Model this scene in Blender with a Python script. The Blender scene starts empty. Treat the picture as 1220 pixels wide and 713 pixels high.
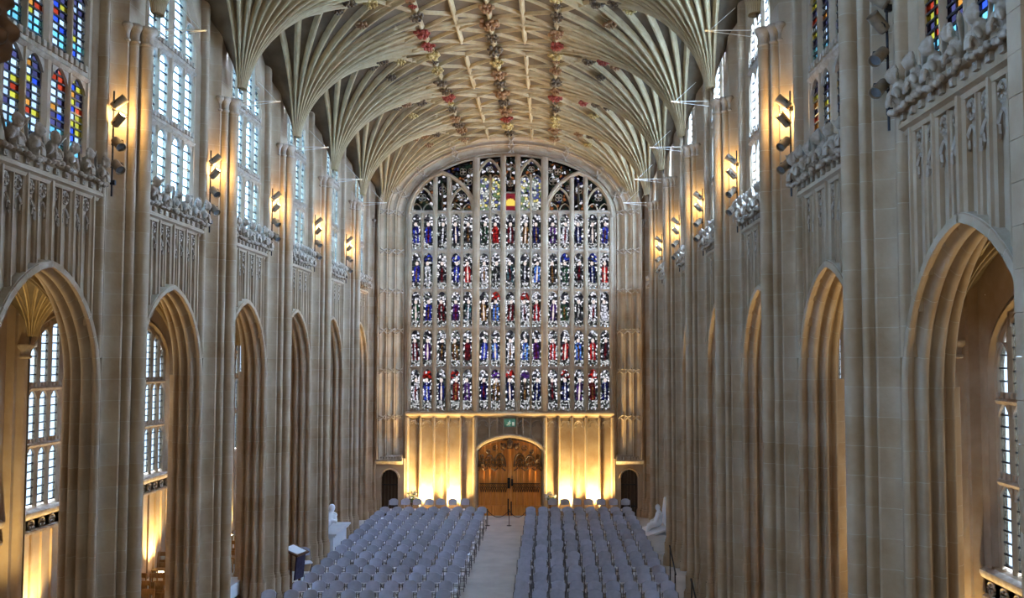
import bpy, bmesh, math, random
from math import sin, cos, pi, sqrt, radians as R
from mathutils import Vector, Matrix
random.seed(7)
SC = bpy.context.scene
COL = SC.collection

# ------------------------------------------------------------------ camera
CAMX, CAMZ, FPX, PITCH = 1.70, 6.64, 1100.0, 3.1
cd = bpy.data.cameras.new('camera'); cam = bpy.data.objects.new('camera', cd); COL.objects.link(cam)
cd.sensor_width = 36.0; cd.lens = FPX / 1220 * 36.0; cd.clip_start = .05; cd.clip_end = 300
cam.location = (CAMX, 0, CAMZ); cam.rotation_euler = (R(90 + PITCH), 0, 0)
cd.shift_x = -45 / 1220.0
cd.shift_y = (71.5 - FPX * math.tan(R(PITCH))) / 1220.0
SC.camera = cam

# ------------------------------------------------------------------ world, exposure
SKY = 75.0
w = bpy.data.worlds.new('sky'); SC.world = w; w.use_nodes = True
bg = w.node_tree.nodes['Background']
bg.inputs[0].default_value = (.47, .665, 1.0, 1); bg.inputs[1].default_value = SKY
SC.view_settings.view_transform = 'Standard'; SC.view_settings.look = 'None'
SC.view_settings.gamma = 1; SC.view_settings.use_curve_mapping = False
SC.view_settings.exposure = 0.48
SC.cycles.use_denoising = True
SC.cycles.max_bounces = 8; SC.cycles.diffuse_bounces = 5; SC.cycles.transparent_max_bounces = 10
SC.cycles.sample_clamp_indirect = 6.0
SC.cycles.caustics_reflective = False; SC.cycles.caustics_refractive = False
LAMP = 1.0            # overall strength of the electric lamps

# ------------------------------------------------------------------ plan constants (metres)
HALF = 5.46           # nave axis to the face of the vault shafts
BAY = 4.6
P0 = 39.4             # west respond
YW = 39.7             # west window plane
NB = 10               # bays
def PY(k): return P0 - BAY * k
def BC(b): return P0 - BAY * b + BAY / 2
AISLE = {-1: 4.65, 1: 3.35}      # shaft face to aisle respond
YE = PY(NB)

# ------------------------------------------------------------------ materials
def new_mat(name):
    m = bpy.data.materials.new(name); m.use_nodes = True
    nt = m.node_tree; nt.nodes.clear()
    out = nt.nodes.new('ShaderNodeOutputMaterial')
    return m, nt, out
def N(nt, t, **kw):
    n = nt.nodes.new(t)
    for k, v in kw.items(): setattr(n, k, v)
    return n
def surf(name, c1, c2=None, rough=.7, metal=0, scale=2.0, rnd=0.0, bump=0.0, stretch=(1, 1, 1), c3=None, spec=.3):
    m, nt, out = new_mat(name)
    b = N(nt, 'ShaderNodeBsdfPrincipled'); nt.links.new(b.outputs[0], out.inputs[0])
    b.inputs['Roughness'].default_value = rough; b.inputs['Metallic'].default_value = metal
    b.inputs['Specular IOR Level'].default_value = spec
    c2 = c2 or c1
    geo = N(nt, 'ShaderNodeNewGeometry'); mp = N(nt, 'ShaderNodeMapping'); mp.inputs['Scale'].default_value = stretch
    nt.links.new(geo.outputs['Position'], mp.inputs[0])
    no = N(nt, 'ShaderNodeTexNoise'); no.inputs['Scale'].default_value = scale; no.inputs['Detail'].default_value = 6
    no.inputs['Roughness'].default_value = .6
    nt.links.new(mp.outputs[0], no.inputs['Vector'])
    cr = N(nt, 'ShaderNodeValToRGB'); cr.color_ramp.elements[0].position = .35; cr.color_ramp.elements[1].position = .68
    cr.color_ramp.elements[0].color = (*c1, 1); cr.color_ramp.elements[1].color = (*c2, 1)
    nt.links.new(no.outputs[0], cr.inputs[0]); col = cr.outputs[0]
    if c3 is not None or rnd:
        oi = N(nt, 'ShaderNodeObjectInfo')
        if c3 is not None:
            mx = N(nt, 'ShaderNodeMixRGB'); mx.inputs[2].default_value = (*c3, 1)
            pw = N(nt, 'ShaderNodeMath', operation='POWER'); pw.inputs[1].default_value = 1.6
            nt.links.new(oi.outputs['Random'], pw.inputs[0])
            sc_ = N(nt, 'ShaderNodeMath', operation='MULTIPLY'); sc_.inputs[1].default_value = .35
            nt.links.new(pw.outputs[0], sc_.inputs[0]); nt.links.new(sc_.outputs[0], mx.inputs[0])
            nt.links.new(col, mx.inputs[1]); col = mx.outputs[0]
        if rnd:
            hs = N(nt, 'ShaderNodeHueSaturation')
            mr = N(nt, 'ShaderNodeMapRange'); mr.inputs[3].default_value = 1 - rnd; mr.inputs[4].default_value = 1 + rnd
            nt.links.new(oi.outputs['Random'], mr.inputs[0]); nt.links.new(mr.outputs[0], hs.inputs['Value'])
            nt.links.new(col, hs.inputs['Color']); col = hs.outputs[0]
    nt.links.new(col, b.inputs['Base Color'])
    if bump:
        n2 = N(nt, 'ShaderNodeTexNoise'); n2.inputs['Scale'].default_value = scale * 9; n2.inputs['Detail'].default_value = 5
        nt.links.new(mp.outputs[0], n2.inputs['Vector'])
        bp = N(nt, 'ShaderNodeBump'); bp.inputs['Strength'].default_value = bump; bp.inputs['Distance'].default_value = .02
        nt.links.new(n2.outputs[0], bp.inputs['Height']); nt.links.new(bp.outputs[0], b.inputs['Normal'])
    return m
def glass(name, col, rnd=.0, mosaic=None, mscale=14, lead=.0, gloss=.003, spots=None):
    """tinted window glass lit by the sky behind it; mosaic = list of colours of small leaded pieces"""
    m, nt, out = new_mat(name)
    tr = N(nt, 'ShaderNodeBsdfTransparent'); gl = N(nt, 'ShaderNodeBsdfGlossy'); gl.inputs['Roughness'].default_value = .25
    gl.inputs[0].default_value = (.5, .5, .5, 1)
    mx = N(nt, 'ShaderNodeMixShader'); mx.inputs[0].default_value = gloss
    nt.links.new(tr.outputs[0], mx.inputs[1]); nt.links.new(gl.outputs[0], mx.inputs[2]); nt.links.new(mx.outputs[0], out.inputs[0])
    oi = N(nt, 'ShaderNodeObjectInfo')
    tr.inputs[0].default_value = (*col, 1); c = None
    if mosaic:
        geo = N(nt, 'ShaderNodeNewGeometry')
        vo = N(nt, 'ShaderNodeTexVoronoi', feature='F1'); vo.inputs['Scale'].default_value = mscale
        nt.links.new(geo.outputs['Position'], vo.inputs['Vector'])
        cr = N(nt, 'ShaderNodeValToRGB'); cr.color_ramp.interpolation = 'CONSTANT'
        sep = N(nt, 'ShaderNodeSeparateColor'); nt.links.new(vo.outputs['Color'], sep.inputs[0])
        nt.links.new(sep.outputs[0], cr.inputs[0])
        el = cr.color_ramp.elements
        while len(el) < len(mosaic): el.new(.5)
        for i, cc in enumerate(mosaic):
            el[i].position = i / len(mosaic); el[i].color = (*cc, 1)
        c = cr.outputs[0]
        if lead:
            ve = N(nt, 'ShaderNodeTexVoronoi', feature='DISTANCE_TO_EDGE'); ve.inputs['Scale'].default_value = mscale
            nt.links.new(geo.outputs['Position'], ve.inputs['Vector'])
            mt = N(nt, 'ShaderNodeMath', operation='GREATER_THAN'); mt.inputs[1].default_value = lead
            nt.links.new(ve.outputs[0], mt.inputs[0])
            mm = N(nt, 'ShaderNodeMixRGB', blend_type='MIX'); mm.inputs[1].default_value = (0, 0, 0, 1)
            nt.links.new(mt.outputs[0], mm.inputs[0]); nt.links.new(c, mm.inputs[2]); c = mm.outputs[0]
    if rnd:
        hs = N(nt, 'ShaderNodeHueSaturation')
        mr = N(nt, 'ShaderNodeMapRange'); mr.inputs[3].default_value = 1 - rnd; mr.inputs[4].default_value = 1 + rnd
        nt.links.new(oi.outputs['Random'], mr.inputs[0]); nt.links.new(mr.outputs[0], hs.inputs['Value'])
        if c is None: hs.inputs['Color'].default_value = (*col, 1)
        else: nt.links.new(c, hs.inputs['Color'])
        c = hs.outputs[0]
    if c is not None: nt.links.new(c, tr.inputs[0])
    return m
def emit(name, col, strength):
    m, nt, out = new_mat(name)
    e = N(nt, 'ShaderNodeEmission'); e.inputs[0].default_value = (*col, 1); e.inputs[1].default_value = strength
    nt.links.new(e.outputs[0], out.inputs[0]); return m

M = {}
M['stone'] = surf('limestone', (.32, .212, .12), (.46, .342, .225), rough=.82, scale=1.3, rnd=.035, bump=.25, c3=(.38, .312, .24))
M['carved'] = surf('carved_limestone', (.29, .22, .155), (.46, .375, .29), rough=.85, scale=7, bump=.3)
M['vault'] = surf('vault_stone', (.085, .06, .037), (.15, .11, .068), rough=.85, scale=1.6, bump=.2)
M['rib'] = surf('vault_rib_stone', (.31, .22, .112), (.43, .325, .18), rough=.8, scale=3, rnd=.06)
M['mortar'] = surf('mortar', (.42, .34, .24), (.50, .42, .31), rough=.9, scale=9)
M['floor'] = surf('floor_stone', (.42, .41, .39), (.58, .56, .53), rough=.5, scale=1.1, bump=.1)
M['lead'] = surf('dark_lead', (.012, .012, .014), (.03, .03, .035), rough=.5, scale=20)
M['fabric'] = surf('blue_grey_fabric', (.36, .39, .50), (.44, .47, .59), rough=.8, scale=6, rnd=.10)
M['fabric_seat'] = surf('top_lit_seat', (.60, .62, .68), (.70, .72, .78), rough=.7, scale=6, rnd=.08)  # paler than the backs: light from above painted into the seat
M['chair_metal'] = surf('chair_tube_metal', (.12, .12, .13), (.2, .2, .21), rough=.35, metal=.8, scale=12)
M['oak'] = surf('oak_door', (.60, .205, .035), (.84, .36, .075), rough=.45, scale=3, stretch=(6, 6, .5), rnd=.10, bump=.1)
M['oak_dark'] = surf('dark_carved_oak', (.06, .026, .011), (.17, .075, .028), rough=.5, scale=8)
M['door_dark'] = surf('dark_side_door', (.028, .016, .010), (.06, .035, .02), rough=.5, scale=4, stretch=(6, 6, .5))
M['wood'] = surf('aisle_chair_wood', (.32, .155, .045), (.48, .25, .085), rough=.45, scale=4, stretch=(4, 4, 1), rnd=.12)
M['marble'] = surf('white_marble', (.70, .74, .80), (.82, .84, .87), rough=.35, scale=2)
M['cloth'] = surf('white_cloth', (.74, .76, .80), (.82, .83, .86), rough=.85, scale=4)
M['dark_cloth'] = surf('dark_cloth', (.03, .025, .05), (.06, .05, .09), rough=.9, scale=6)
M['iron'] = surf('dark_iron', (.02, .02, .022), (.045, .045, .05), rough=.45, metal=.7, scale=12)
M['can'] = surf('bronze_painted_can', (.16, .115, .075), (.24, .18, .12), rough=.5, scale=9)
M['pale_metal'] = surf('pale_painted_rod', (.62, .58, .5), (.7, .67, .6), rough=.5, scale=9)
M['lens_off'] = surf('unlit_lamp_lens', (.09, .10, .11), (.16, .17, .18), rough=.12, scale=9, spec=.8)
M['gold'] = surf('gilded', (.22, .14, .05), (.62, .46, .17), rough=.42, metal=.3, scale=14)
M['boss_red'] = surf('painted_red', (.16, .02, .012), (.34, .06, .035), rough=.6, scale=14)
M['boss_dark'] = surf('painted_dark', (.03, .022, .022), (.20, .13, .06), rough=.7, scale=14)
M['boss_brown'] = surf('painted_russet', (.16, .065, .03), (.33, .19, .08), rough=.65, scale=14)
M['flower'] = surf('white_petals', (.72, .70, .60), (.85, .83, .76), rough=.8, scale=20)
M['leaf'] = surf('green_leaf', (.03, .08, .02), (.08, .16, .05), rough=.6, scale=20)
M['lit'] = emit('lit_lamp_glass', (1.0, .74, .38), 30.0)
M['sign_green'] = surf('green_sign', (.10, .30, .22), (.13, .35, .26), rough=.4, scale=6)
M['sign_white'] = surf('white_pictogram', (.75, .85, .80), (.8, .9, .85), rough=.5, scale=6)
# window glass: k is the share of the sky's brightness that passes
def tint(c, k): return tuple(min(1, x * k) for x in c)
def pane_tint(c, k): return tuple(min(1, x * k) ** .5 for x in c)     # light crosses both faces of a pane
KL = .15
KS = .016
M['glass_clear'] = glass('leaded_clear_glass', pane_tint((.50, .80, 1.0), KL), rnd=.12)
M['glass_far'] = glass('far_side_fill_glass', pane_tint((.80, .92, 1.0), .62), rnd=.05)  # passes more daylight than the facing panes, to brighten the left wall
M['glass_side'] = glass('unseen_side_fill_glass', pane_tint((.6, .82, 1.0), .34), rnd=.05)  # unseen windows, cleared to throw extra daylight on the right wall
M['glass_dimmed'] = glass('dimmed_unseen_glass', pane_tint((1, .85, .7), .04), rnd=.1)  # unseen windows, darkened to keep light off the near bays
M['glass_aisle'] = glass('pale_aqua_glass', pane_tint((1, 1.0, .92), .020), rnd=.06)
M['glass_fill'] = glass('amber_fill_glass', pane_tint((1, .74, .44), .045), rnd=.02)  # unseen fill window, amber tint chosen to warm camera-facing stone
for nm, c in dict(yellow=(.95, .72, .06), red=(.75, .06, .02), blue=(.06, .13, .75), white=(.85, .92, .95), aqua=(.30, .85, .92), green=(.12, .4, .2), dark=(.10, .08, .16), orange=(.9, .3, .04)).items():
    M['g_' + nm] = glass('stained_' + nm, pane_tint(c, KS), rnd=.15)
KW = .0125
def tintw(c, k): return tuple(min(1, x * k * q) for x, q in zip(c, (1.55, 1.08, .78)))    # greenish-white old glass
wht = [(1, 1, 1), (.05, .06, .05), (.75, .8, .78), (.02, .02, .03), (1, 1, 1), (.06, .08, .07), (.01, .01, .02), (.45, .5, .46), (.02, .03, .02), (1, 1, .98)]
M['w_back'] = glass('grisaille_glass', (.1, .1, .1), mosaic=[tintw(c, KW * 1.3) for c in wht], mscale=10, lead=.10)
M['w_canopy'] = glass('canopy_glass', (.1, .1, .1), mosaic=[tintw(c, KW * 1.1) for c in [(1, 1, 1), (.05, .05, .06), (.8, .85, .9), (.03, .03, .04), (1, 1, 1), (.25, .28, .25)]], mscale=10, lead=.09)
M['w_base'] = glass('inscription_glass', (.1, .1, .1), mosaic=[tintw(c, KW * .95) for c in [(1, 1, 1), (.06, .07, .06), (.9, .92, .85), (.04, .04, .04), (.6, .65, .6)]], mscale=15, lead=.09)
M['w_tracery'] = glass('tracery_glass', (.1, .1, .1), mosaic=[tintw(c, KW * .8) for c in [(1, 1, 1), (.03, .03, .025), (.03, .03, .03), (.05, .025, .015), (.35, .12, .04), (.02, .025, .025), (.9, .95, .95), (.02, .04, .025), (.03, .03, .10), (.12, .10, .05)]], mscale=7.5, lead=.12)
M['w_gold'] = glass('gold_stain_glass', (.1, .1, .1), mosaic=[tintw(c, KW) for c in [(.95, .97, .9), (.85, .75, .25), (.5, .55, .5), (.10, .12, .3), (.9, .92, .8), (.2, .3, .15)]], mscale=9, lead=.08)
M['w_face'] = glass('flesh_glass', tintw((.9, .78, .68), KW))
M['w_crownred'] = glass('ruby_ground_glass', tintw((.22, .02, .03), KW))
M['w_crown'] = glass('gold_crown_glass', tintw((1, .72, .12), KW * 1.1))
ROBE = dict(b=((.03, .05, .55), (.05, .10, .75), (.02, .02, .25)), n=((.015, .02, .16), (.02, .04, .28), (.01, .01, .06)), k=((.02, .02, .025), (.05, .05, .06), (.15, .16, .17)),
            r=((.65, .02, .02), (.9, .06, .04), (.35, .01, .02)), d=((.20, .012, .02), (.32, .03, .03), (.08, .01, .015)), w=((.85, .88, .95), (.5, .55, .6), (.95, .97, 1)),
            g=((.02, .09, .05), (.05, .16, .08), (.02, .03, .02)), p=((.12, .04, .28), (.22, .08, .42), (.05, .02, .1)), o=((.32, .15, .04), (.5, .3, .1), (.12, .05, .02)),
            t=((.05, .16, .20), (.12, .30, .34), (.03, .05, .06)), s=((.10, .28, .85), (.2, .45, .95), (.06, .10, .5)))
for k, cs in ROBE.items():
    cs = [cs[0], cs[1], cs[0], cs[2], (.3, .3, .3) if k in 'kgt' else cs[2], cs[0]]; q = {'b': .75, 'n': .6, 'p': .6, 'w': .9, 's': .85}.get(k, .75); cs = [tuple(x * q for x in c) for c in cs]
    M['robe_' + k] = glass('robe_glass_' + k, (.1, .1, .1), mosaic=[tintw(c, KW * 1.15) for c in cs], mscale=9, lead=.08)

for k, c in dict(b=(.04, .07, .6), r=(.6, .03, .02), p=(.14, .05, .35)).items():
    M['can_' + k] = glass('canopy_glass_' + k, (.1, .1, .1), mosaic=[tintw(x, KW) for x in [c, (.9, .9, .9), c, (.03, .03, .04), c, tuple(v * .5 for v in c), (.8, .8, .8), (.05, .05, .05)]], mscale=10, lead=.09)

# ------------------------------------------------------------------ mesh helpers
class MB:
    def __init__(s): s.v = []; s.f = []
    def add(s, vs, fs):
        o = len(s.v); s.v += [tuple(p) for p in vs]; s.f += [tuple(i + o for i in f) for f in fs]; return s
    def box(s, x0, x1, y0, y1, z0, z1):
        return s.add([(x0, y0, z0), (x1, y0, z0), (x1, y1, z0), (x0, y1, z0), (x0, y0, z1), (x1, y0, z1), (x1, y1, z1), (x0, y1, z1)],
                     [(0, 3, 2, 1), (4, 5, 6, 7), (0, 1, 5, 4), (1, 2, 6, 5), (2, 3, 7, 6), (3, 0, 4, 7)])
    def rings(s, rings, closed=True, caps=False, loop=False):
        n = len(rings[0]); vs = [p for r in rings for p in r]; fs = []
        m = len(rings)
        for i in range(m if loop else m - 1):
            j2 = (i + 1) % m
            for j in range(n if closed else n - 1):
                k = (j + 1) % n
                fs.append((i * n + j, i * n + k, j2 * n + k, j2 * n + j))
        if caps:
            fs.append(tuple(range(n))); fs.append(tuple((m - 1) * n + j for j in range(n)))
        return s.add(vs, fs)
    def prism(s, poly, fn, h0, h1, caps=True, closed=True):
        return s.rings([[fn(a, b, h) for a, b in poly] for h in (h0, h1)], closed, caps)
    def tube(s, pts, r, n=6, caps=True, loop=False):
        pts = [Vector(p) for p in pts]; rs = r if isinstance(r, (list, tuple)) else [r] * len(pts); rings = []
        for i, p in enumerate(pts):
            a = pts[i - 1] if (i or loop) else p; b = pts[(i + 1) % len(pts)] if (i < len(pts) - 1 or loop) else p
            t = (b - a).normalized(); up = Vector((0, 0, 1)) if abs(t.z) < .95 else Vector((1, 0, 0))
            x = t.cross(up).normalized(); y = x.cross(t)
            rings.append([p + x * rs[i] * cos(2 * pi * j / n) + y * rs[i] * sin(2 * pi * j / n) for j in range(n)])
        return s.rings(rings, True, caps and not loop, loop)
    def lathe(s, prof, c=(0, 0, 0), n=16, caps=True):
        return s.rings([[(c[0] + r * cos(2 * pi * j / n), c[1] + r * sin(2 * pi * j / n), c[2] + z) for j in range(n)] for r, z in prof], True, caps)
    def ball(s, c, r, rot=None, n=8, m=6):
        if not isinstance(r, (tuple, list)): r = (r, r, r)
        vs = [Vector((0, 0, r[2]))]; fs = []
        for i in range(1, m):
            a = pi * i / m
            for j in range(n): vs.append(Vector((r[0] * sin(a) * cos(2 * pi * j / n), r[1] * sin(a) * sin(2 * pi * j / n), r[2] * cos(a))))
        vs.append(Vector((0, 0, -r[2])))
        for j in range(n): fs.append((0, 1 + j, 1 + (j + 1) % n))
        for i in range(m - 2):
            for j in range(n): fs.append((1 + i * n + j, 1 + (i + 1) * n + j, 1 + (i + 1) * n + (j + 1) % n, 1 + i * n + (j + 1) % n))
        L = len(vs) - 1; b = 1 + (m - 2) * n
        for j in range(n): fs.append((L, b + (j + 1) % n, b + j))
        if rot is not None: vs = [rot @ v for v in vs]
        c = Vector(c); return s.add([v + c for v in vs], fs)
    def mesh(s, name, smooth=30):
        me = bpy.data.meshes.new(name); me.from_pydata(s.v, [], s.f)
        bm = bmesh.new(); bm.from_mesh(me)
        bmesh.ops.recalc_face_normals(bm, faces=bm.faces); bm.to_mesh(me); bm.free()
        if smooth:
            me.polygons.foreach_set('use_smooth', [True] * len(me.polygons))
            me.set_sharp_from_angle(angle=R(smooth))
        me.update(); return me
    def build(s, name, mat, parent=None, smooth=30, loc=None):
        return inst(name, s.mesh(name, smooth), mat, parent, loc)
def inst(name, me, mat=None, parent=None, loc=None, rz=0, scale=None, rot=None):
    o = bpy.data.objects.new(name, me); COL.objects.link(o)
    if parent is not None: o.parent = parent
    if loc is not None: o.location = loc
    if rot is not None: o.rotation_euler = rot
    elif rz: o.rotation_euler = (0, 0, rz)
    if scale is not None: o.scale = scale
    if mat is not None and me is not None:
        mm = M[mat]
        if len(me.materials) == 0: me.materials.append(mm)
        elif me.materials[0] is not mm:
            o.material_slots[0].link = 'OBJECT'; o.material_slots[0].material = mm
    return o
def empty(name, parent=None, loc=(0, 0, 0), rz=0, scale=None):
    o = bpy.data.objects.new(name, None); COL.objects.link(o); o.location = loc; o.rotation_euler = (0, 0, rz)
    o.empty_display_size = .1
    if parent is not None: o.parent = parent
    if scale: o.scale = scale
    return o
def struct(o, label=None):
    o['kind'] = 'structure'
    if label: o['label'] = label
    return o
def tag(o, label, cat, group=None):
    o['label'] = label; o['category'] = cat
    if group: o['group'] = group
    return o
def fused(mb, name, voxel):
    """one continuous surface from overlapping volumes"""
    me = mb.mesh(name, 0); o = bpy.data.objects.new(name, me); COL.objects.link(o)
    md = o.modifiers.new('r', 'REMESH'); md.mode = 'VOXEL'; md.voxel_size = voxel
    dg = bpy.context.evaluated_depsgraph_get(); me2 = bpy.data.meshes.new_from_object(o.evaluated_get(dg)); me2.name = name
    bpy.data.objects.remove(o); bpy.data.meshes.remove(me)
    me2.polygons.foreach_set('use_smooth', [True] * len(me2.polygons)); me2.update()
    return me2
def light(name, kind, loc, energy, color, target=None, size=.1, angle=60, blend=.5, parent=None):
    ld = bpy.data.lights.new(name, kind); ld.energy = energy; ld.color = color
    if kind == 'SPOT': ld.spot_size = R(angle); ld.spot_blend = blend; ld.shadow_soft_size = size
    elif kind == 'POINT': ld.shadow_soft_size = size
    elif kind == 'AREA': ld.size = size
    o = bpy.data.objects.new(name, ld); COL.objects.link(o); o.location = loc
    if target is not None: o.rotation_euler = (Vector(target) - Vector(loc)).to_track_quat('-Z', 'Y').to_euler()
    if parent is not None: o.parent = parent
    return o
# four-centred looking arch: points (u, z, normal_u, normal_z), t from 0 (right springing) to 1 (apex)
def arch_pt(t, h, z0, rise, p=.22):
    a = t * pi / 2
    u = h * cos(a); z = z0 + rise * ((1 - p) * sin(a) + p * t)
    du = -h * sin(a); dz = rise * ((1 - p) * cos(a) + p * 2 / pi)
    l = sqrt(du * du + dz * dz)
    if t > .9999: return 0, z, 0, 1
    return u, z, dz / l, -du / l
def arch_z(u, h, z0, rise, p=.22):
    u = min(abs(u), h); t = math.acos(u / h) / (pi / 2)
    return z0 + rise * ((1 - p) * sin(t * pi / 2) + p * t)
def dup(root, loc, rz=0):
    r = root.copy(); COL.objects.link(r); r.location = loc; r.rotation_euler = (0, 0, rz)
    for ch in root.children:
        c = ch.copy(); COL.objects.link(c); c.parent = r
        for g in ch.children:
            d = g.copy(); COL.objects.link(d); d.parent = c
    return r

# ================================================================== THE SETTING
floor = struct(MB().box(-12.5, 12.5, YE - .5, 40.6, -.3, 0).build('floor', 'floor', smooth=0), 'pale stone nave floor')

# ---- pier plan (u along the nave, v into the wall, v = 0 at the shaft face)
def arcp(cu, cv, r, a0, a1, n):
    return [(cu + r * sin(R(a0 + (a1 - a0) * i / n)), cv - r * cos(R(a0 + (a1 - a0) * i / n))) for i in range(n + 1)]
FRONT = arcp(0, .11, .11, 0, 125, 7) + [(.085, .20), (.085, .285), (.125, .285)] + arcp(.19, .235, .06, -105, 105, 7) + [(.235, .275), (.235, .37), (.275, .365)] + arcp(.315, .33, .035, -95, 95, 5) + [(.362, .375), (.385, .45), (.44, .52), (.52, .555), (.60, .55), (.655, .51), (.68, .46), (.695, .44), (.712, .44)]
JAMB = arcp(.77, .48, .055, -85, 95, 6) + [(.80, .535), (.748, .55), (.74, .585), (.785, .612)] + arcp(.80, .68, .055, 10, 170, 6) + [(.745, .755), (.705, .775), (.70, .80), (.75, .822)] + arcp(.765, .88, .05, 10, 170, 5) + [(.70, .945), (.62, .955), (.565, 1.00), (.56, 1.045)] + arcp(.58, 1.10, .045, 20, 160, 5) + [(.53, 1.155), (.46, 1.145), (.40, 1.17), (.36, 1.22)]
BACK = [(.30, 1.235), (.24, 1.245), (.205, 1.30), (.15, 1.38), (.07, 1.435), (0, 1.45)]
def mirror(half): return half + [(-u, v) for u, v in reversed(half) if abs(u) > 1e-6]
def shrink(poly, d, cu=0, cv=.75):
    out = []; n = len(poly)
    for i in range(n):
        a = Vector(poly[i - 1]); b = Vector(poly[i]); c = Vector(poly[(i + 1) % n])
        t = (c - a); t.normalize() if t.length else None
        nn = Vector((t.y, -t.x))
        if nn.dot(b - Vector((cu, cv))) > 0 and False: pass
        out.append((b.x - nn.x * d * SGN, b.y - nn.y * d * SGN))
    return out
FULL = mirror(FRONT + JAMB + BACK)
UPPER = mirror(FRONT + arcp(.77, .48, .055, -85, 95, 6) + [(.825, .66)])
UPLOW = mirror(FRONT + [(.715, .60), (.70, .66)])
CASE = mirror([(.0, .29), (.10, .29), (.318, .30)] + FRONT[-9:] + arcp(.77, .48, .055, -85, 95, 6) + [(.825, .66)])
def area(p): return sum(p[i - 1][0] * p[i][1] - p[i][0] * p[i - 1][1] for i in range(len(p))) / 2
SGN = 1 if area(FULL) > 0 else -1
xyz = lambda u, v, z: (HALF + v, u, z)
CH = .37
ZS = 17 * CH                      # arcade springing 6.29
ZCAP = 12.58                      # vault springing
course_full = MB().prism(FULL, xyz, .004, CH - .004, caps=False).mesh('stone_course', 33)
course_up = MB().prism(UPPER, xyz, .004, CH - .004, caps=False).mesh('stone_course', 33)
course_uplow = MB().prism(UPLOW, xyz, .004, CH - .004, caps=False).mesh('stone_course', 33)
course_case = MB().prism(CASE, xyz, .004, CH - .004, caps=False).mesh('stone_course', 33)
cm = MB(); cm.prism(shrink(FULL, .005), xyz, 0, ZS, caps=False); cm.prism(shrink(UPLOW, .005), xyz, ZS, ZS + CH, caps=False); cm.prism(shrink(UPPER, .005), xyz, ZS + CH, ZCAP, caps=False)
cm.prism(shrink(CASE, .005), xyz, ZCAP, 15.5, caps=False)
pier_core = cm.mesh('pier', 40)
bmb = MB()
for d, z0, z1 in ((-.10, 0, .28), (-.075, .28, .34), (-.05, .34, .72), (-.03, .72, .80), (-.012, .80, .86)):
    bmb.prism(shrink(FULL, d), xyz, z0, z1, caps=True)
pier_base = bmb.mesh('base', 40)
capm = MB()
for cu, cv, r in ((0, .11, .11), (.19, .235, .06), (-.19, .235, .06), (.315, .33, .035), (-.315, .33, .035)):
    capm.lathe([(r + .002, -.32), (r + .02, -.30), (r + .02, -.27), (r + .002, -.26), (r + .004, -.16), (r + .03, -.08), (r + .06, -.04), (r + .06, .0), (r + .04, .03)], (HALF + cv, cu, ZCAP), 10)
capital = capm.mesh('capital', 40)

# ---- arcade arch
AH, ARISE = 1.45, 1.73
AP = [(.15, .62)] + [(.85 - u, v) for u, v in JAMB] + [(.49, 1.24)]
def arch_piece(t0, t1, prof, h, z0, rise, n=3, flip=1, p=.22, vc=.46):
    rings = []
    for i in range(n + 1):
        u, z, nu, nz = arch_pt(t0 + (t1 - t0) * i / n, h, z0, rise, p)
        q = min(1, (t0 + (t1 - t0) * i / n) / .35)          # the outer roll sinks towards the wall face
        rings.append([(HALF + v + (max(v, vc) - v) * q, flip * (u + nu * a), z + nz * a) for a, v in prof])
    return rings
NV = 7
vous = {}
for fl in (1, -1):
    for i in range(NV):
        e = .0018
        vous[fl, i] = MB().rings(arch_piece(i / NV + e, (i + 1) / NV - e, AP, AH, ZS, ARISE, 3, fl), closed=False).mesh('voussoir', 33)
amb = MB()
apc = [(a + .006, v + .006) for a, v in AP]
for fl in (1, -1): amb.rings(arch_piece(0, 1, apc, AH, ZS, ARISE, 21, fl, vc=.475), closed=False)
arch_core = amb.mesh('arcade_arch', 40)

# ---- bay wall between the piers (panel ground), aisle side spandrel
WH, WSILL, WSPR, WRISE = 1.5, 9.92, 13.05, 1.75
def bay_wall(mb, yc):
    us = [-2.3, -1.9] + [-1.62 + 3.24 * i / 24 for i in range(25)] + [1.9, 2.3]
    for a, b in zip(us[:-1], us[1:]):
        za, zb = [(arch_z(u, AH + .1, ZS, ARISE + .1) if abs(u) < AH + .1 else ZS - .02) for u in (a, b)]
        x = HALF + .60
        wa, wb = [(WSILL if abs(u) < WH else 16.6) for u in (a, b)]
        mid = (a + b) / 2
        top = WSILL if abs(mid) < WH - .02 else 16.6
        mb.add([(x, yc + a, za), (x, yc + b, zb), (x, yc + b, top), (x, yc + a, top)], [(0, 1, 2, 3)])
        if abs(mid) < WH - .02:
            wa, wb = [arch_z(u, WH + .03, WSPR, WRISE + .03) for u in (a, b)]
            mb.add([(x, yc + a, wa), (x, yc + b, wb), (x, yc + b, 16.6), (x, yc + a, 16.6)], [(0, 1, 2, 3)])
        x2 = HALF + 1.19
        za, zb = [(arch_z(u, AH + .45, ZS, ARISE + .45) if abs(u) < AH + .45 else ZS - .02) for u in (a, b)]
        mb.add([(x2, yc + a, za), (x2, yc + b, zb), (x2, yc + b, 9.6), (x2, yc + a, 9.6)], [(0, 1, 2, 3)])
    mb.box(HALF + .60, HALF + 1.3, yc - 2.3, yc + 2.3, 9.55, 9.75)
sides = {}
for s, nm in ((-1, 'wall_left'), (1, 'wall_right')):
    mb = MB()
    for b in range(1, NB + 1): bay_wall(mb, BC(b))
    mb.box(HALF + .60, HALF + 1.2, P0, 40.2, 0, 16.6)
    o = mb.build(nm, 'stone', smooth=0); o.scale = (s, 1, 1)
    struct(o, 'limestone arcade and clerestory wall'); sides[s] = o

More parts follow.
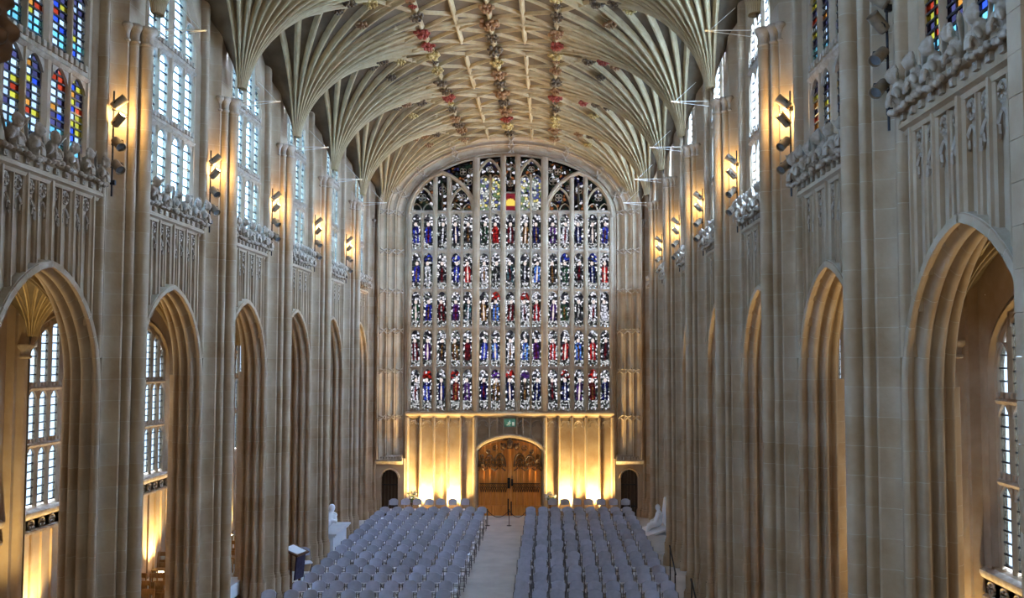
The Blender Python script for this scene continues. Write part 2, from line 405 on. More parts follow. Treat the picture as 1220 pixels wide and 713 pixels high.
# panel mullions, blind tracery, cornice and carved angels above the arcade
def pm_mesh(wd, dp, u):
    z0 = arch_z(abs(u) - wd if abs(u) > wd else 0, AH, ZS, ARISE) + .07
    poly = [(-wd, .60), (-wd, .60 - dp * .5), (-wd * .45, .60 - dp * .7), (-wd * .35, .60 - dp), (wd * .35, .60 - dp), (wd * .45, .60 - dp * .7), (wd, .60 - dp * .5), (wd, .60)]
    return MB().prism([(a + u, b) for a, b in poly], xyz, z0, 9.4, caps=False, closed=False).mesh('panel_mullion', 30)
PMU = [(0, .085, .125), (.66, .06, .115), (-.66, .06, .115), (1.30, .06, .115), (-1.30, .06, .115), (.33, .035, .08), (-.33, .035, .08), (.98, .035, .08), (-.98, .035, .08)]
pm_meshes = [pm_mesh(wd, dp, u) for u, wd, dp in PMU]
tm = MB()
edges = [-1.30, -.98, -.66, -.33, 0, .33, .66, .98, 1.30]
for a, b in zip(edges[:-1], edges[1:]):
    c = (a + b) / 2; hw = (b - a) / 2 - .02
    for sg in (-1, 1):
        tm.tube([(HALF + .56, c + sg * hw * cos(t * pi / 2 / 6) ** 1.0, 8.72 + .26 * sin(t * pi / 2 / 6) + .05 * (t / 6) ** 3) for t in range(7)], .022, 4)
        tm.tube([(HALF + .57, c + sg * hw, 8.72), (HALF + .565, c + sg * hw * .45, 8.72 + .08), (HALF + .57, c + sg * hw * .62, 8.72 + .17)], .018, 4)
    tm.tube([(HALF + .56, c + .082 * cos(2 * pi * j / 10), 9.20 + .10 * sin(2 * pi * j / 10)) for j in range(10)], .020, 4, loop=True)
    for q in range(4):
        an = pi / 4 + q * pi / 2
        tm.ball((HALF + .575, c + .055 * cos(an), 9.20 + .065 * sin(an)), (.02, .022, .026), n=6, m=4)
blind = tm.mesh('blind_tracery', 40)
cprof = [(.62, 9.32), (.52, 9.32), (.50, 9.37), (.44, 9.40), (.44, 9.45), (.47, 9.47), (.47, 9.58), (.41, 9.60), (.38, 9.66), (.60, 9.74), (.62, 9.95)]
cm = MB().prism(cprof, lambda a, b, h: (HALF + a, h, b), -1.5, 1.5, caps=True)
cornice = cm.mesh('cornice', 30)
dm = MB().box(HALF + .425, HALF + .48, -.05, .05, 9.48, 9.57); dm.ball((HALF + .43, 0, 9.525), (.02, .035, .035), n=6, m=4)
pellet = dm.mesh('carved_pellet', 40)
am = MB()
am.ball((-.01, 0, .02), (.085, .10, .14)); am.ball((-.09, 0, .185), (.068, .062, .08), n=12, m=9)   # bust and head
am.ball((-.155, 0, .18), (.016, .013, .022), n=6, m=4)                                              # nose
for i in range(9):
    an = -2.3 + 4.6 * i / 8; am.ball((-.075, .07 * sin(an), .195 + .072 * cos(an)), .026, n=6, m=4)     # curls
for sg in (-1, 1):
    for i in range(5):                                                                                # feathered wings
        am.ball((.02 - .012 * i, sg * (.115 + .026 * i), .13 + .03 * i), (.022, .017, .15 - .018 * i), Matrix.Rotation(sg * (-.30 - .10 * i), 3, 'X'), n=6, m=6)
    am.ball((-.08, sg * .085, .0), (.04, .03, .08), Matrix.Rotation(sg * .6, 3, 'X'), n=8, m=6)          # sleeves
    am.ball((-.12, sg * .025, -.03), (.028, .026, .028), n=6, m=4)
am.box(-.15, -.12, -.05, .05, -.12, -.05)                                                           # scroll in the hands
for i in range(5): am.ball((-.04, -.16 + .08 * i, -.13 - .02 * (i % 2)), (.05, .045, .04), n=6, m=4)   # cloud below
angel = fused(am, 'carved_angel', .011)

def make_bay(s, b, detail=True):
    W = sides[s]; yc = BC(b)
    ar = inst('arcade_arch', arch_core, 'mortar', W, (0, yc, 0))
    for fl in (1, -1):
        for i in range(NV): inst('voussoir', vous[fl, i], 'stone', ar)
    for me in pm_meshes: inst('panel_mullion', me, 'stone', W, (0, yc, 0))
    inst('blind_tracery', blind, 'carved', W, (0, yc, 0))
    cn = inst('cornice', cornice, 'stone', W, (0, yc, 0))
    for i in range(11): inst('carved_pellet', pellet, 'carved', cn, (0, -1.35 + .27 * i, 0))
    for i in range(6):
        q = random.uniform(.92, 1.1)
        inst('carved_angel', angel, 'carved', cn, (HALF + .40, -1.27 + .508 * i, 9.76 + random.uniform(-.02, .02)), random.uniform(-.35, .35), (q * 1.1, q * 1.12, q * 1.15))
def make_pier(s, k, detail=True):
    W = sides[s]; p = inst('pier', pier_core, 'mortar', W, (0, PY(k), 0))
    inst('base', pier_base, 'stone', p); inst('capital', capital, 'carved', p)
    for i in range(17):
        if i > 1: inst('stone_course', course_full, 'stone', p, (0, 0, i * CH))
        inst('stone_course', course_uplow if i < 1 else course_up, 'stone', p, (0, 0, ZS + i * CH))
    for i in range(8): inst('stone_course', course_case, 'stone', p, (0, 0, ZCAP + i * CH))
for s in (-1, 1):
    for b in range(1, NB + 1): make_bay(s, b) if b <= 7 else inst('arcade_arch', arch_core, 'stone', sides[s], (0, BC(b), 0))
    for k in range(0, NB + 1):
        if (s == 1 and k == 7): continue
        if k <= 6: make_pier(s, k)
        else: inst('pier', pier_core, 'stone', sides[s], (0, PY(k), 0))
# panelled crossing pier on the right
cp = MB().box(HALF + .28, HALF + 1.45, -1.6, .62, 0, 15.5)
xp = inst('crossing_pier', cp.mesh('crossing_pier', 0), 'stone', sides[1], (0, PY(7), 0))
def strip(u0, u1, z0, z1, d=.2): return MB().box(HALF + d, HALF + .30, u0, u1, z0, z1)
for u0, u1 in ((.42, .66), (-.05, .10), (-.52, -.38), (-1.0, -.85)):
    for i in range(40): inst('panel_rib', bpy.data.meshes.get('panel_rib_%d' % int(u0 * 100)) or strip(u0, u1, .003, CH - .003).mesh('panel_rib_%d' % int(u0 * 100), 0), 'stone', xp, (0, 0, i * CH))
for zz in (8.0, 9.75, 3.2):
    hm = MB()
    for u0, u1 in ((.10, .42), (-.38, -.05), (-.85, -.52)):
        c = (u0 + u1) / 2; hw = (u1 - u0) / 2
        for sg in (-1, 1):
            hm.tube([(HALF + .24, c + sg * hw * cos(t * pi / 12), zz + .22 * sin(t * pi / 12)) for t in range(7)], .03, 5)
            hm.tube([(HALF + .26, c + sg * hw, zz), (HALF + .25, c + sg * hw * .4, zz + .05), (HALF + .26, c + sg * hw * .6, zz + .15)], .022, 5)
    hm.box(HALF + .22, HALF + .3, -.95, .6, zz + .22, zz + .28)
    inst('cusped_head', hm.mesh('cusped_head', 40), 'carved', xp)

# ---- nave vault
VH, VR = 3.72, 5.95
def prof_z(r, z0=ZCAP, h=VH, rr=VR):
    q = 1 - min(max(r, 0), rr) / rr
    return z0 + h * sqrt(max(0, 1 - q * q))
def vz(x, u):
    """height of the nave vault; u measured from the nearest pier line"""
    return prof_z(sqrt((HALF - abs(x)) ** 2 + u * u))
ceiling = struct(empty('ceiling'), 'ribbed stone vault with painted bosses')
def quad_web(sx, su, dv=.62, reach=HALF, half=BAY / 2, z0=ZCAP, h=VH, rr=VR, org=HALF, nt=26, nr=18):
    mb = MB(); th0 = -R(86); rows = []
    ths = [th0 + (pi / 2 - th0) * i / nt for i in range(nt + 1)]
    ths += [math.atan2(reach, half), -math.atan2(dv, half)]; ths = sorted(ths)
    for th in ths:
        c, sn = cos(th), sin(th); lim = half / c if c > 1e-6 else 1e9
        if sn > 1e-6: lim = min(lim, reach / sn)
        if sn < -1e-6: lim = min(lim, dv / -sn)
        rows.append([(sx * (org - lim * (j / nr) ** 1.7 * sn), su * lim * (j / nr) ** 1.7 * c, prof_z(lim * (j / nr) ** 1.7, z0, h, rr)) for j in range(nr + 1)])
    mb.rings(rows, closed=False); return mb
RIBSEC = [(-.085, .04), (-.085, -.02), (-.055, -.045), (-.038, -.09), (-.045, -.115), (-.02, -.155), (.02, -.155), (.045, -.115), (.038, -.09), (.055, -.045), (.085, -.02), (.085, .04)]
def radial_rib(sx, su, th, lim, z0=ZCAP, h=VH, rr=VR, org=HALF, n=18, k=1.0, r0=.02):
    rings = []
    for j in range(n + 1):
        r = r0 + (lim - r0) * (j / n) ** 1.8
        z = prof_z(r, z0, h, rr); e = .01
        dz = (prof_z(r + e, z0, h, rr) - prof_z(max(r - e, 0), z0, h, rr)) / (2 * e if r > e else r + e)
        l = sqrt(1 + dz * dz); nr, nz = -dz / l, 1 / l
        wd = k * (.55 + .45 * min(1, r / 1.6))
        rings.append([(sx * (org - (r + nr * b * k) * sin(th) - a * wd * cos(th)), su * ((r + nr * b * k) * cos(th) - a * wd * sin(th)), z + nz * b * k) for a, b in RIBSEC])
    return MB().rings(rings, closed=False)
def plan_rib(x0, u0, x1, u1, fz, n=6, k=1.0, ext=0):
    rings = []; d = Vector((x1 - x0, u1 - u0)); d.normalize(); px, pu = -d.y, d.x
    for j in range(n + 1):
        t = j / n; x = x0 + (x1 - x0) * t; u = u0 + (u1 - u0) * t; z = fz(x, u)
        rings.append([(x + px * a * k, u + pu * a * k, z + b * k) for a, b in RIBSEC])
    return MB().rings(rings, closed=False)
H2 = BAY / 2; XS = 1.9
RIBTH = [4, 17, 29, 40, 50, 59.5, 70, 80]
web_me = {}; rib_me = {}
for sx in (1, -1):
    for su in (1, -1):
        web_me[sx, su] = quad_web(sx, su).mesh('vault_web', 40)
        L = []
        for th in RIBTH:
            t = R(th); lim = min(H2 / cos(t), (HALF - XS) / sin(t))
            L.append(radial_rib(sx, su, t, lim).mesh('rib', 35))
        # ridge across the bay and short ties
        L.append(plan_rib(sx * (HALF + .5), su * H2, sx * XS, su * H2, vz, 10, .9).mesh('rib', 35))
        # lierne net of the crown
        for (a, b, c, d) in ((0, 0, XS, 1.15), (0, 1.15, XS, 0), (0, 1.15, XS, H2), (0, H2, XS, 1.15), (.95, .575, .95, 1.725), (XS, 0, XS, H2), (.95, 0, .95, .575)):
            L.append(plan_rib(sx * a, su * b, sx * c, su * d, vz, 5, .60 if a != c else .85).mesh('rib', 35))
        for (a, b, c, d) in ((XS, 1.15, 2.9, H2), (XS, 0, 2.6, .62), (XS, H2, 3.3, H2 - .75)):
            L.append(plan_rib(sx * a, su * b, sx * c, su * d, vz, 5, .62).mesh('rib', 35))
        rib_me[sx, su] = L
trans = {sx: radial_rib(sx, 1, pi / 2, HALF).mesh('rib', 35) for sx in (1, -1)}
ridge = {su: plan_rib(0, 0, 0, su * H2, vz, 4, 1.0).mesh('rib', 35) for su in (1, -1)}
cross = {sx: plan_rib(sx * XS, H2, 0, H2, lambda x, u: vz(x, u), 5, .9).mesh('rib', 35) for sx in (1, -1)}
# carved bosses
bmeshes = []
for sd in range(4):
    rr = random.Random(sd); bm_ = MB(); bm_.ball((0, 0, -.07), (.10, .10, .09))
    for i in range(9 + sd):
        an = 2 * pi * i / (9 + sd); q = rr.uniform(.12, .19)
        bm_.ball((q * cos(an), q * sin(an), -.05 + rr.uniform(-.05, .03)), (rr.uniform(.05, .08), rr.uniform(.04, .07), rr.uniform(.04, .07)), Matrix.Rotation(an, 3, 'Z'), n=6, m=5)
    for i in range(5): bm_.ball((.09 * cos(i * 1.257), .09 * sin(i * 1.257), -.14), (.045, .045, .05), n=6, m=4)
    bmeshes.append(bm_.mesh('boss', 60))
PAINT = ['gold', 'boss_brown', 'boss_dark', 'boss_red', 'boss_dark', 'boss_brown', 'boss_dark', 'boss_brown', 'gold', 'boss_dark']
for k in range(0, NB + 1):
    vb = empty('vault_bay', ceiling, (0, PY(k), 0))
    for sx in (1, -1):
        for su in ((1, -1) if 0 < k < NB else ((-1,) if k == 0 else (1,))):
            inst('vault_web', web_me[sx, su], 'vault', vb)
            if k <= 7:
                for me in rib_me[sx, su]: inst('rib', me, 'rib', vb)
        if k <= 7:
            inst('rib', trans[sx], 'rib', vb)
            if k: inst('rib', cross[sx], 'rib', vb)
    if k <= 7:
        for su in ((1, -1) if k else (-1,)): inst('rib', ridge[su], 'rib', vb)
        spots = [(0, 0, 1.35), (0, -1.15, 1.1), (0, -H2, 1.3), (0, 1.15, 1.1)]
        for sx in (1, -1):
            spots += [(sx * XS, 0, 1.1), (sx * XS, -1.15, 1.0), (sx * XS, -1.72, .55), (sx * XS, -H2, 1.15), (sx * XS, 1.15, 1.0), (sx * XS, 1.72, .55),
                      (sx * 3.3, -H2 + .75, .85), (sx * 2.9, -H2, .95), (sx * 3.3, H2 - .75, .85), (sx * 3.75, -H2, .8)]
        for i, (x, u, q) in enumerate(spots):
            if k == 0 and u > -.1: continue
            bo = inst('boss', bmeshes[random.randrange(4)], PAINT[(i * 5 + k * 7 + random.randrange(3)) % 10], vb, (x, u, vz(x, u) - .12), random.uniform(0, 6), (q, q, q))

# ---- aisles
def aisle(s):
    A = AISLE[s]; xr = HALF + A; xw = xr + .40; ZA = 6.95
    nm = 'left' if s < 0 else 'right'
    wl = MB()
    HW, SILL, SPR, RISE = 1.80, 3.05, 6.45, 1.45
    for b in range(1, NB + 1):
        yc = BC(b); us = [-2.3] + [-HW + 2 * HW * i / 20 for i in range(21)] + [2.3]
        for a, c in zip(us[:-1], us[1:]):
            mid = abs((a + c) / 2)
            if mid > HW:
                wl.add([(xw, yc + a, 0), (xw, yc + c, 0), (xw, yc + c, 9.4), (xw, yc + a, 9.4)], [(0, 1, 2, 3)]); continue
            wl.add([(xw, yc + a, 0), (xw, yc + c, 0), (xw, yc + c, SILL), (xw, yc + a, SILL)], [(0, 1, 2, 3)])
            za, zc = [arch_z(u, HW, SPR, RISE) for u in (a, c)]
            wl.add([(xw, yc + a, za), (xw, yc + c, zc), (xw, yc + c, 9.4), (xw, yc + a, 9.4)], [(0, 1, 2, 3)])
            wl.add([(xw, yc + a, za), (xw, yc + c, zc), (xw + .16, yc + c, zc), (xw + .16, yc + a, za)], [(0, 1, 2, 3)])
        for sg in (-1, 1): wl.add([(xw, yc + sg * HW, SILL), (xw + .16, yc + sg * HW, SILL), (xw + .16, yc + sg * HW, SPR), (xw, yc + sg * HW, SPR)], [(0, 1, 2, 3)])
        wl.add([(xw, yc - HW, SILL), (xw, yc + HW, SILL), (xw + .16, yc + HW, SILL + .15), (xw + .16, yc - HW, SILL + .15)], [(0, 1, 2, 3)])
    W = wl.build('wall_aisle_' + nm, 'stone', smooth=0); W.scale = (s, 1, 1); struct(W, 'outer wall of the side aisle')
    # responds
    rp = MB(); half = arcp(0, .12, .12, 0, 100, 5) + [(.15, .2), (.22, .22), (.24, .42)]
    rp.prism(mirror(half), lambda u, v, z: (xr + v, u, z), 0, ZA + 1.2, caps=False, closed=False)
    rpm = rp.mesh('wall_shaft', 40)
    cpm = MB().lathe([(.125, -.30), (.15, -.28), (.15, -.24), (.125, -.22), (.13, -.12), (.18, -.04), (.18, .02)], (xr + .12, 0, ZA), 12).mesh('capital', 40)
    # panelling below and frieze
    fr = MB().prism([(.01, 2.52), (-.06, 2.52), (-.06, 2.58), (.0, 2.62), (.0, 2.86), (-.07, 2.90), (-.10, 2.98), (-.10, 3.03), (.02, 3.08)], lambda a, b, h: (xw + a, h, b), -2.05, 2.05, caps=True)
    for i in range(9):
        c = -1.8 + .45 * i
        fr.tube([(xw - .015, c + .12 * cos(2 * pi * j / 12), 2.74 + .11 * sin(2 * pi * j / 12)) for j in range(12)], .025, 5, loop=True)
        for q in range(4): fr.ball((xw - .01, c + .06 * cos(q * pi / 2 + .78), 2.74 + .06 * sin(q * pi / 2 + .78)), (.03, .03, .03), n=6, m=4)
    frm = fr.mesh('frieze', 40)
    pmm = MB().prism([(-.04, .02), (-.03, -.05), (.03, -.05), (.04, .02)], lambda a, b, h: (xw + b, a, h), 0, 2.55, caps=False).mesh('panel_mullion', 30)
    vis = {-1: range(2, 7), 1: range(4, 8)}[s]
    for k in range(0, NB + 1):
        r = inst('wall_shaft', rpm, 'stone', W, (0, PY(k), 0)); inst('capital', cpm, 'carved', r)
    for b in vis:
        inst('frieze', frm, 'carved', W, (0, BC(b), 0))
        for i in range(9): inst('panel_mullion', pmm, 'stone', W, (0, BC(b) - 1.8 + .45 * i, 0))
    # vault
    C = struct(empty('ceiling_aisle_' + nm), 'small fan vault of the side aisle'); C.scale = (s, 1, 1)
    xi = HALF + 1.35; mid = (xr - xi) / 2; hh = 1.75; rr = sqrt(H2 ** 2 + mid ** 2) * .93
    for su in (1, -1):
        w1 = quad_web(1, su, .45, mid, H2, ZA, hh, rr, xr, 16, 12).mesh('vault_web', 40)
        q = quad_web(1, su, .2, mid, H2, ZA, hh, rr, 0, 16, 12); q.v = [(xi - x, y, z) for x, y, z in q.v]
        w2 = q.mesh('vault_web', 40)
        ribs1 = []; ribs2 = []
        for th in (3, 20, 36, 52, 68, 82):
            t = R(th); lim = min(H2 / cos(t), mid / sin(t))
            ribs1.append(radial_rib(1, su, t, lim, ZA, hh, rr, xr, 10, .62).mesh('rib', 35))
            q = radial_rib(1, su, t, lim, ZA, hh, rr, 0, 10, .62); q.v = [(xi - x, y, z) for x, y, z in q.v]
            ribs2.append(q.mesh('rib', 35))
        fzz = lambda x, u: prof_z(min(sqrt((xr - x) ** 2 + u * u), sqrt((x - xi) ** 2 + u * u)), ZA, hh, rr)
        ridge_ = plan_rib(xi + mid, 0, xi + mid, su * H2, fzz, 6, .6).mesh('rib', 35)
        tie1 = plan_rib(xi + mid - .75, su * .0, xi + mid - .75, su * H2, fzz, 6, .45).mesh('rib', 35)
        tie2 = plan_rib(xi + mid + .75, su * .0, xi + mid + .75, su * H2, fzz, 6, .45).mesh('rib', 35)
        for k in range(0, NB + 1):
            if (k == 0 and su > 0) or (k == NB and su < 0): continue
            vb = C.children[k] if su < 0 and False else None
            vbname = inst('vault_bay', w1, 'vault', C, (0, PY(k), 0))
            inst('vault_web', w2, 'vault', vbname)
            if min(vis) - 1 <= k <= max(vis):
                for me in ribs1 + ribs2 + [ridge_, tie1, tie2]: inst('rib', me, 'rib', vbname)
        tr1 = radial_rib(1, su, pi / 2, mid, ZA, hh, rr, xr, 10, 1.0).mesh('transverse_rib', 35)
        if su > 0:
            for k in range(0, NB + 1):
                if min(vis) - 1 <= k <= max(vis): inst('transverse_rib', tr1, 'rib', C, (0, PY(k), 0))
    return W, xw
aw = {s: aisle(s) for s in (-1, 1)}

# ---- glazed windows of the side walls
def light_head(wd, ht, d):
    """pierced head of one light: spandrels over a cusped arch"""
    mb = MB(); n = 8
    for i in range(n):
        a = -wd / 2 + wd * i / n; b = a + wd / n
        def hz(x):
            q = abs(x) / (wd / 2); z = ht * (1 - q ** 2.2) * .92 if q < 1 else 0
            return z - .05 * ht * (1 if .45 < q < .7 else 0)
        za, zb = hz(a), hz(b)
        mb.add([(0, a, za), (0, b, zb), (0, b, ht), (0, a, ht), (d, a, za), (d, b, zb), (d, b, ht), (d, a, ht)], [(0, 1, 2, 3), (4, 7, 6, 5), (0, 4, 5, 1)])
    return mb
BARP = lambda wd, d0, d1: [(-wd, d1), (-wd, d0 + .05), (-wd * .4, d0), (wd * .4, d0), (wd, d0 + .05), (wd, d1)]
nwin = [0]
def side_window(s, yc, xg, hw, sill, spr, rise, lights, lw, tiers, mull, mats, cols, rows_h, detail=True, frame_d=.16, name=None):
    """xg: glass plane; lights: centres; tiers: z of the transoms' undersides and tops"""
    nwin[0] += 1
    W = empty('window_%d' % nwin[0], None, (0, yc, 0)); W.scale = (s, 1, 1); struct(W)
    inner = hw - .28
    fp = [(.02, xg - .06), (-.04, xg - .10), (-.08, xg - .06), (-.12, xg - .02), (-.20, xg - .02), (-.22, xg - .05), (-.26, xg - .04), (-.28, xg - .0), (-.28, xg + .07), (.05, xg + .07)]
    fm = MB()
    for fl in (1, -1):
        rings = [[(x, fl * (hw + a), sill) for a, x in fp]]
        for i in range(15):
            u, z, nu, nz = arch_pt(i / 14, hw, spr, rise); rings.append([(x, fl * max(0, u + nu * a), z + nz * a) for a, x in fp])
        fm.rings(rings, closed=False)
    fm.build('window_frame', 'stone', W)
    top = lambda u: arch_z(u, inner, spr, rise - .25)
    for u, wd in mull:
        MB().prism(BARP(wd, xg - .075, xg + .05), lambda a, b, h, u=u: (b, u + a, h), sill, top(u) + .12, caps=False).build('mullion', 'stone', W)
    for i in range(len(tiers) - 1):
        za, zb = tiers[i][1], tiers[i + 1][0]
        tmb = MB().prism([(-.06, za - .02), (-.11, za + .04), (-.07, za + .08), (-.07, zb - .02), (.05, zb), (.05, za - .02)], lambda a, b, h: (xg + a, h, b), -inner, inner)
        for j in range(int(inner * 2 / .16)): tmb.box(xg - .11, xg - .06, -inner + .16 * j, -inner + .16 * j + .09, zb - .06, zb + .04)
        tmb.build('transom', 'carved', W, smooth=0)
    hd = light_head(lw, .24, .06).mesh('light_head', 0)
    bars = MB(); pane_cache = {}
    for c in lights:
        for ti, (z0, z1) in enumerate(tiers):
            if ti == len(tiers) - 1: z1 = min(top(abs(c) - lw * .25), top(abs(c) + lw * .25)) + .12
            inst('light_head', hd, 'carved', W, (xg - .05, c, z1 - .24))
            n = max(2, round((z1 - z0) / rows_h)); h = (z1 - z0) / n
            if not detail:
                inst('pane', MB().box(xg, xg + .012, -lw / 2 - .04, lw / 2 + .04, 0, z1 - z0).mesh('pane', 0), mats(0, 0, ti), W, (0, c, z0))
            for r in range(n):
                bars.box(xg - .012, xg + .02, c - lw / 2, c + lw / 2, z0 + r * h - .013, z0 + r * h + .013)
                if detail:
                    for q in range(cols):
                        pw = lw / cols; key = (cols, round(h, 3))
                        if key not in pane_cache: pane_cache[key] = MB().box(xg, xg + .010, -pw / 2 + (.006 if cols > 1 else -.04), pw / 2 - (.006 if cols > 1 else -.04), .006, h - .006).mesh('pane', 0)
                        inst('pane', pane_cache[key], mats(r, q, ti), W, (0, c - lw / 2 + pw * (q + .5), z0 + r * h))
            for q in range(1, cols): bars.box(xg - .008, xg + .016, c - lw / 2 + lw * q / cols - .009, c - lw / 2 + lw * q / cols + .009, z0, z1)
    bars.build('saddle_bars', 'lead', W, smooth=0)
    hp = MB(); n = 40; zt = tiers[-1][0]
    for i in range(n):
        a = -inner - .1 + (2 * inner + .2) * i / n; b = a + (2 * inner + .2) / n; m_ = (a + b) / 2; z0 = zt
        for c in lights:
            if abs(m_ - c) < lw / 2: z0 = min(top(abs(c) - lw * .25), top(abs(c) + lw * .25)) + .10
        ta, tb_ = top(a) + .2, top(b) + .2
        hp.add([(xg + .03, a, z0), (xg + .03, b, z0), (xg + .03, b, max(z0, tb_)), (xg + .03, a, max(z0, ta))], [(0, 1, 2, 3)])
    hp.build('head_tracery', 'stone', W, smooth=0)
    return W
CT = [(9.95, 11.28), (11.48, 12.82), (13.02, 14.3)]
CM = [(0, .125), (.64, .045), (-.64, .045), (1.21, .06), (-1.21, .06)]
def stained(r, q, ti):
    if r <= 2: return random.choice(['g_aqua', 'g_aqua', 'g_white', 'g_aqua', 'g_blue'])
    return 'g_' + random.choice(['yellow', 'white', 'white', 'blue', 'red', 'yellow', 'dark', 'dark', 'white', 'dark', 'dark', 'orange', 'white'])
for s in (-1, 1):
    for b in range(1, NB + 1):
        near = (s == -1 and b == 6) or (s == 1 and b in (6, 7))
        mats = stained if near else ((lambda r, q, t: 'glass_clear') if s == -1 and b < 7 else ((lambda r, q, t: 'glass_far') if b < 6 else ((lambda r, q, t: 'glass_side') if s == -1 else (lambda r, q, t: 'glass_dimmed'))))
        side_window(s, BC(b), HALF + .67, WH, WSILL, WSPR, WRISE, (-.92, -.36, .36, .92), .48, CT, CM, mats, 2 if near else 1, .125 if near else .19, detail=(b <= 6 if s == -1 else 3 <= b <= 7))
ALI = (-1.34, -.86, -.36, .36, .86, 1.34)
for s in (-1, 1):
    for b in range(1, NB + 1):
        side_window(s, BC(b), aw[s][1] + .09, 1.80, 3.12, 6.45, 1.40, ALI, .38, [(3.2, 4.55), (4.72, 5.9), (6.05, 7.2)],
                    [(0, .165), (.61, .06), (-.61, .06), (1.10, .05), (-1.10, .05)], lambda r, q, t: 'glass_aisle', 1, .2, detail=(b in (3, 4) if s == -1 else b == 6))

# ---- west wall
ww = MB()
WWH, WWS, WWR = 4.44, 12.75, 2.68         # window half width, springing, rise
def ellz(x, h=WWH, z0=WWS, r=WWR): return z0 + r * (max(0, 1 - (min(abs(x), h) / h) ** 2.1)) ** (1 / 2.05)
for sg in (-1, 1):
    ww.add([(sg * 4.3, YW + .12, 0), (sg * 11.2, YW + .12, 0), (sg * 11.2, YW + .12, 17), (sg * 4.3, YW + .12, 17)], [(0, 1, 2, 3)])
ww.add([(-4.5, YW + .0, 0), (4.5, YW + .0, 0), (4.5, YW + .0, 4.3), (-4.5, YW + .0, 4.3)], [(0, 1, 2, 3)])
ww.v = ww.v
xs = [-4.6 + 9.2 * i / 60 for i in range(61)]
for a, b in zip(xs[:-1], xs[1:]):
    za, zb = [ellz(x) - .05 if abs(x) < WWH else WWS for x in (a, b)]
    ww.add([(a, YW + .13, za), (b, YW + .13, zb), (b, YW + .13, 17), (a, YW + .13, 17)], [(0, 1, 2, 3)])
for i in range(60):
    a = -6.2 + 12.4 * i / 60; b = a + 12.4 / 60
    zv = [ZCAP + VH * sqrt(max(0, 1 - (1 - min(max(HALF - abs(x), 0), VR) / VR) ** 2)) for x in (a, b)]
    ww.add([(a, P0 - .01, zv[0]), (b, P0 - .01, zv[1]), (b, P0 - .01, 17), (a, P0 - .01, 17)], [(0, 1, 2, 3)])  # unseen plate over the vault end, added to stop sky leaks
ww.box(-6.3, 6.3, P0 - .05, 40.3, 16.6, 17)  # unseen cap added to keep sky light out of the arch joints
wall_west = struct(ww.build('wall_west', 'stone', smooth=0), 'west end wall')
# panelled reveal of the great window: three hollow bands on the jambs and round the arch
REV = [(0.0, YW + .02), (0.0, YW - .07), (.06, YW - .10), (.10, YW - .06), (.12, YW - .02)]
for i in range(3):
    a0 = .14 + .32 * i; y0 = YW - .04 - .22 * i
    REV += [(a0, y0), (a0 + .02, y0 - .05), (a0 + .10, y0 - .02), (a0 + .17, y0 - .04), (a0 + .24, y0 - .13), (a0 + .27, y0 - .19), (a0 + .31, y0 - .19)]
REV += [(1.12, YW - .72), (1.18, YW - .70), (1.2, YW - .3)]
def ell_pt(t):
    x = WWH * cos(t * pi / 2); z = ellz(x)
    e = 1e-3; x2 = WWH * cos(min(1, t + e) * pi / 2); x1 = WWH * cos(max(0, t - e) * pi / 2)
    du, dz = x2 - x1, ellz(x2) - ellz(x1); l = sqrt(du * du + dz * dz) or 1
    nu, nz = dz / l, -du / l
    if t < .002: nu, nz = 1, 0
    if t > .998: nu, nz = 0, 1
    return x, z, nu, nz
def rev_ring(t, sg): 
    x, z, nu, nz = ell_pt(t); return [(sg * (x + nu * a), y, z + nz * a) for a, y in REV]
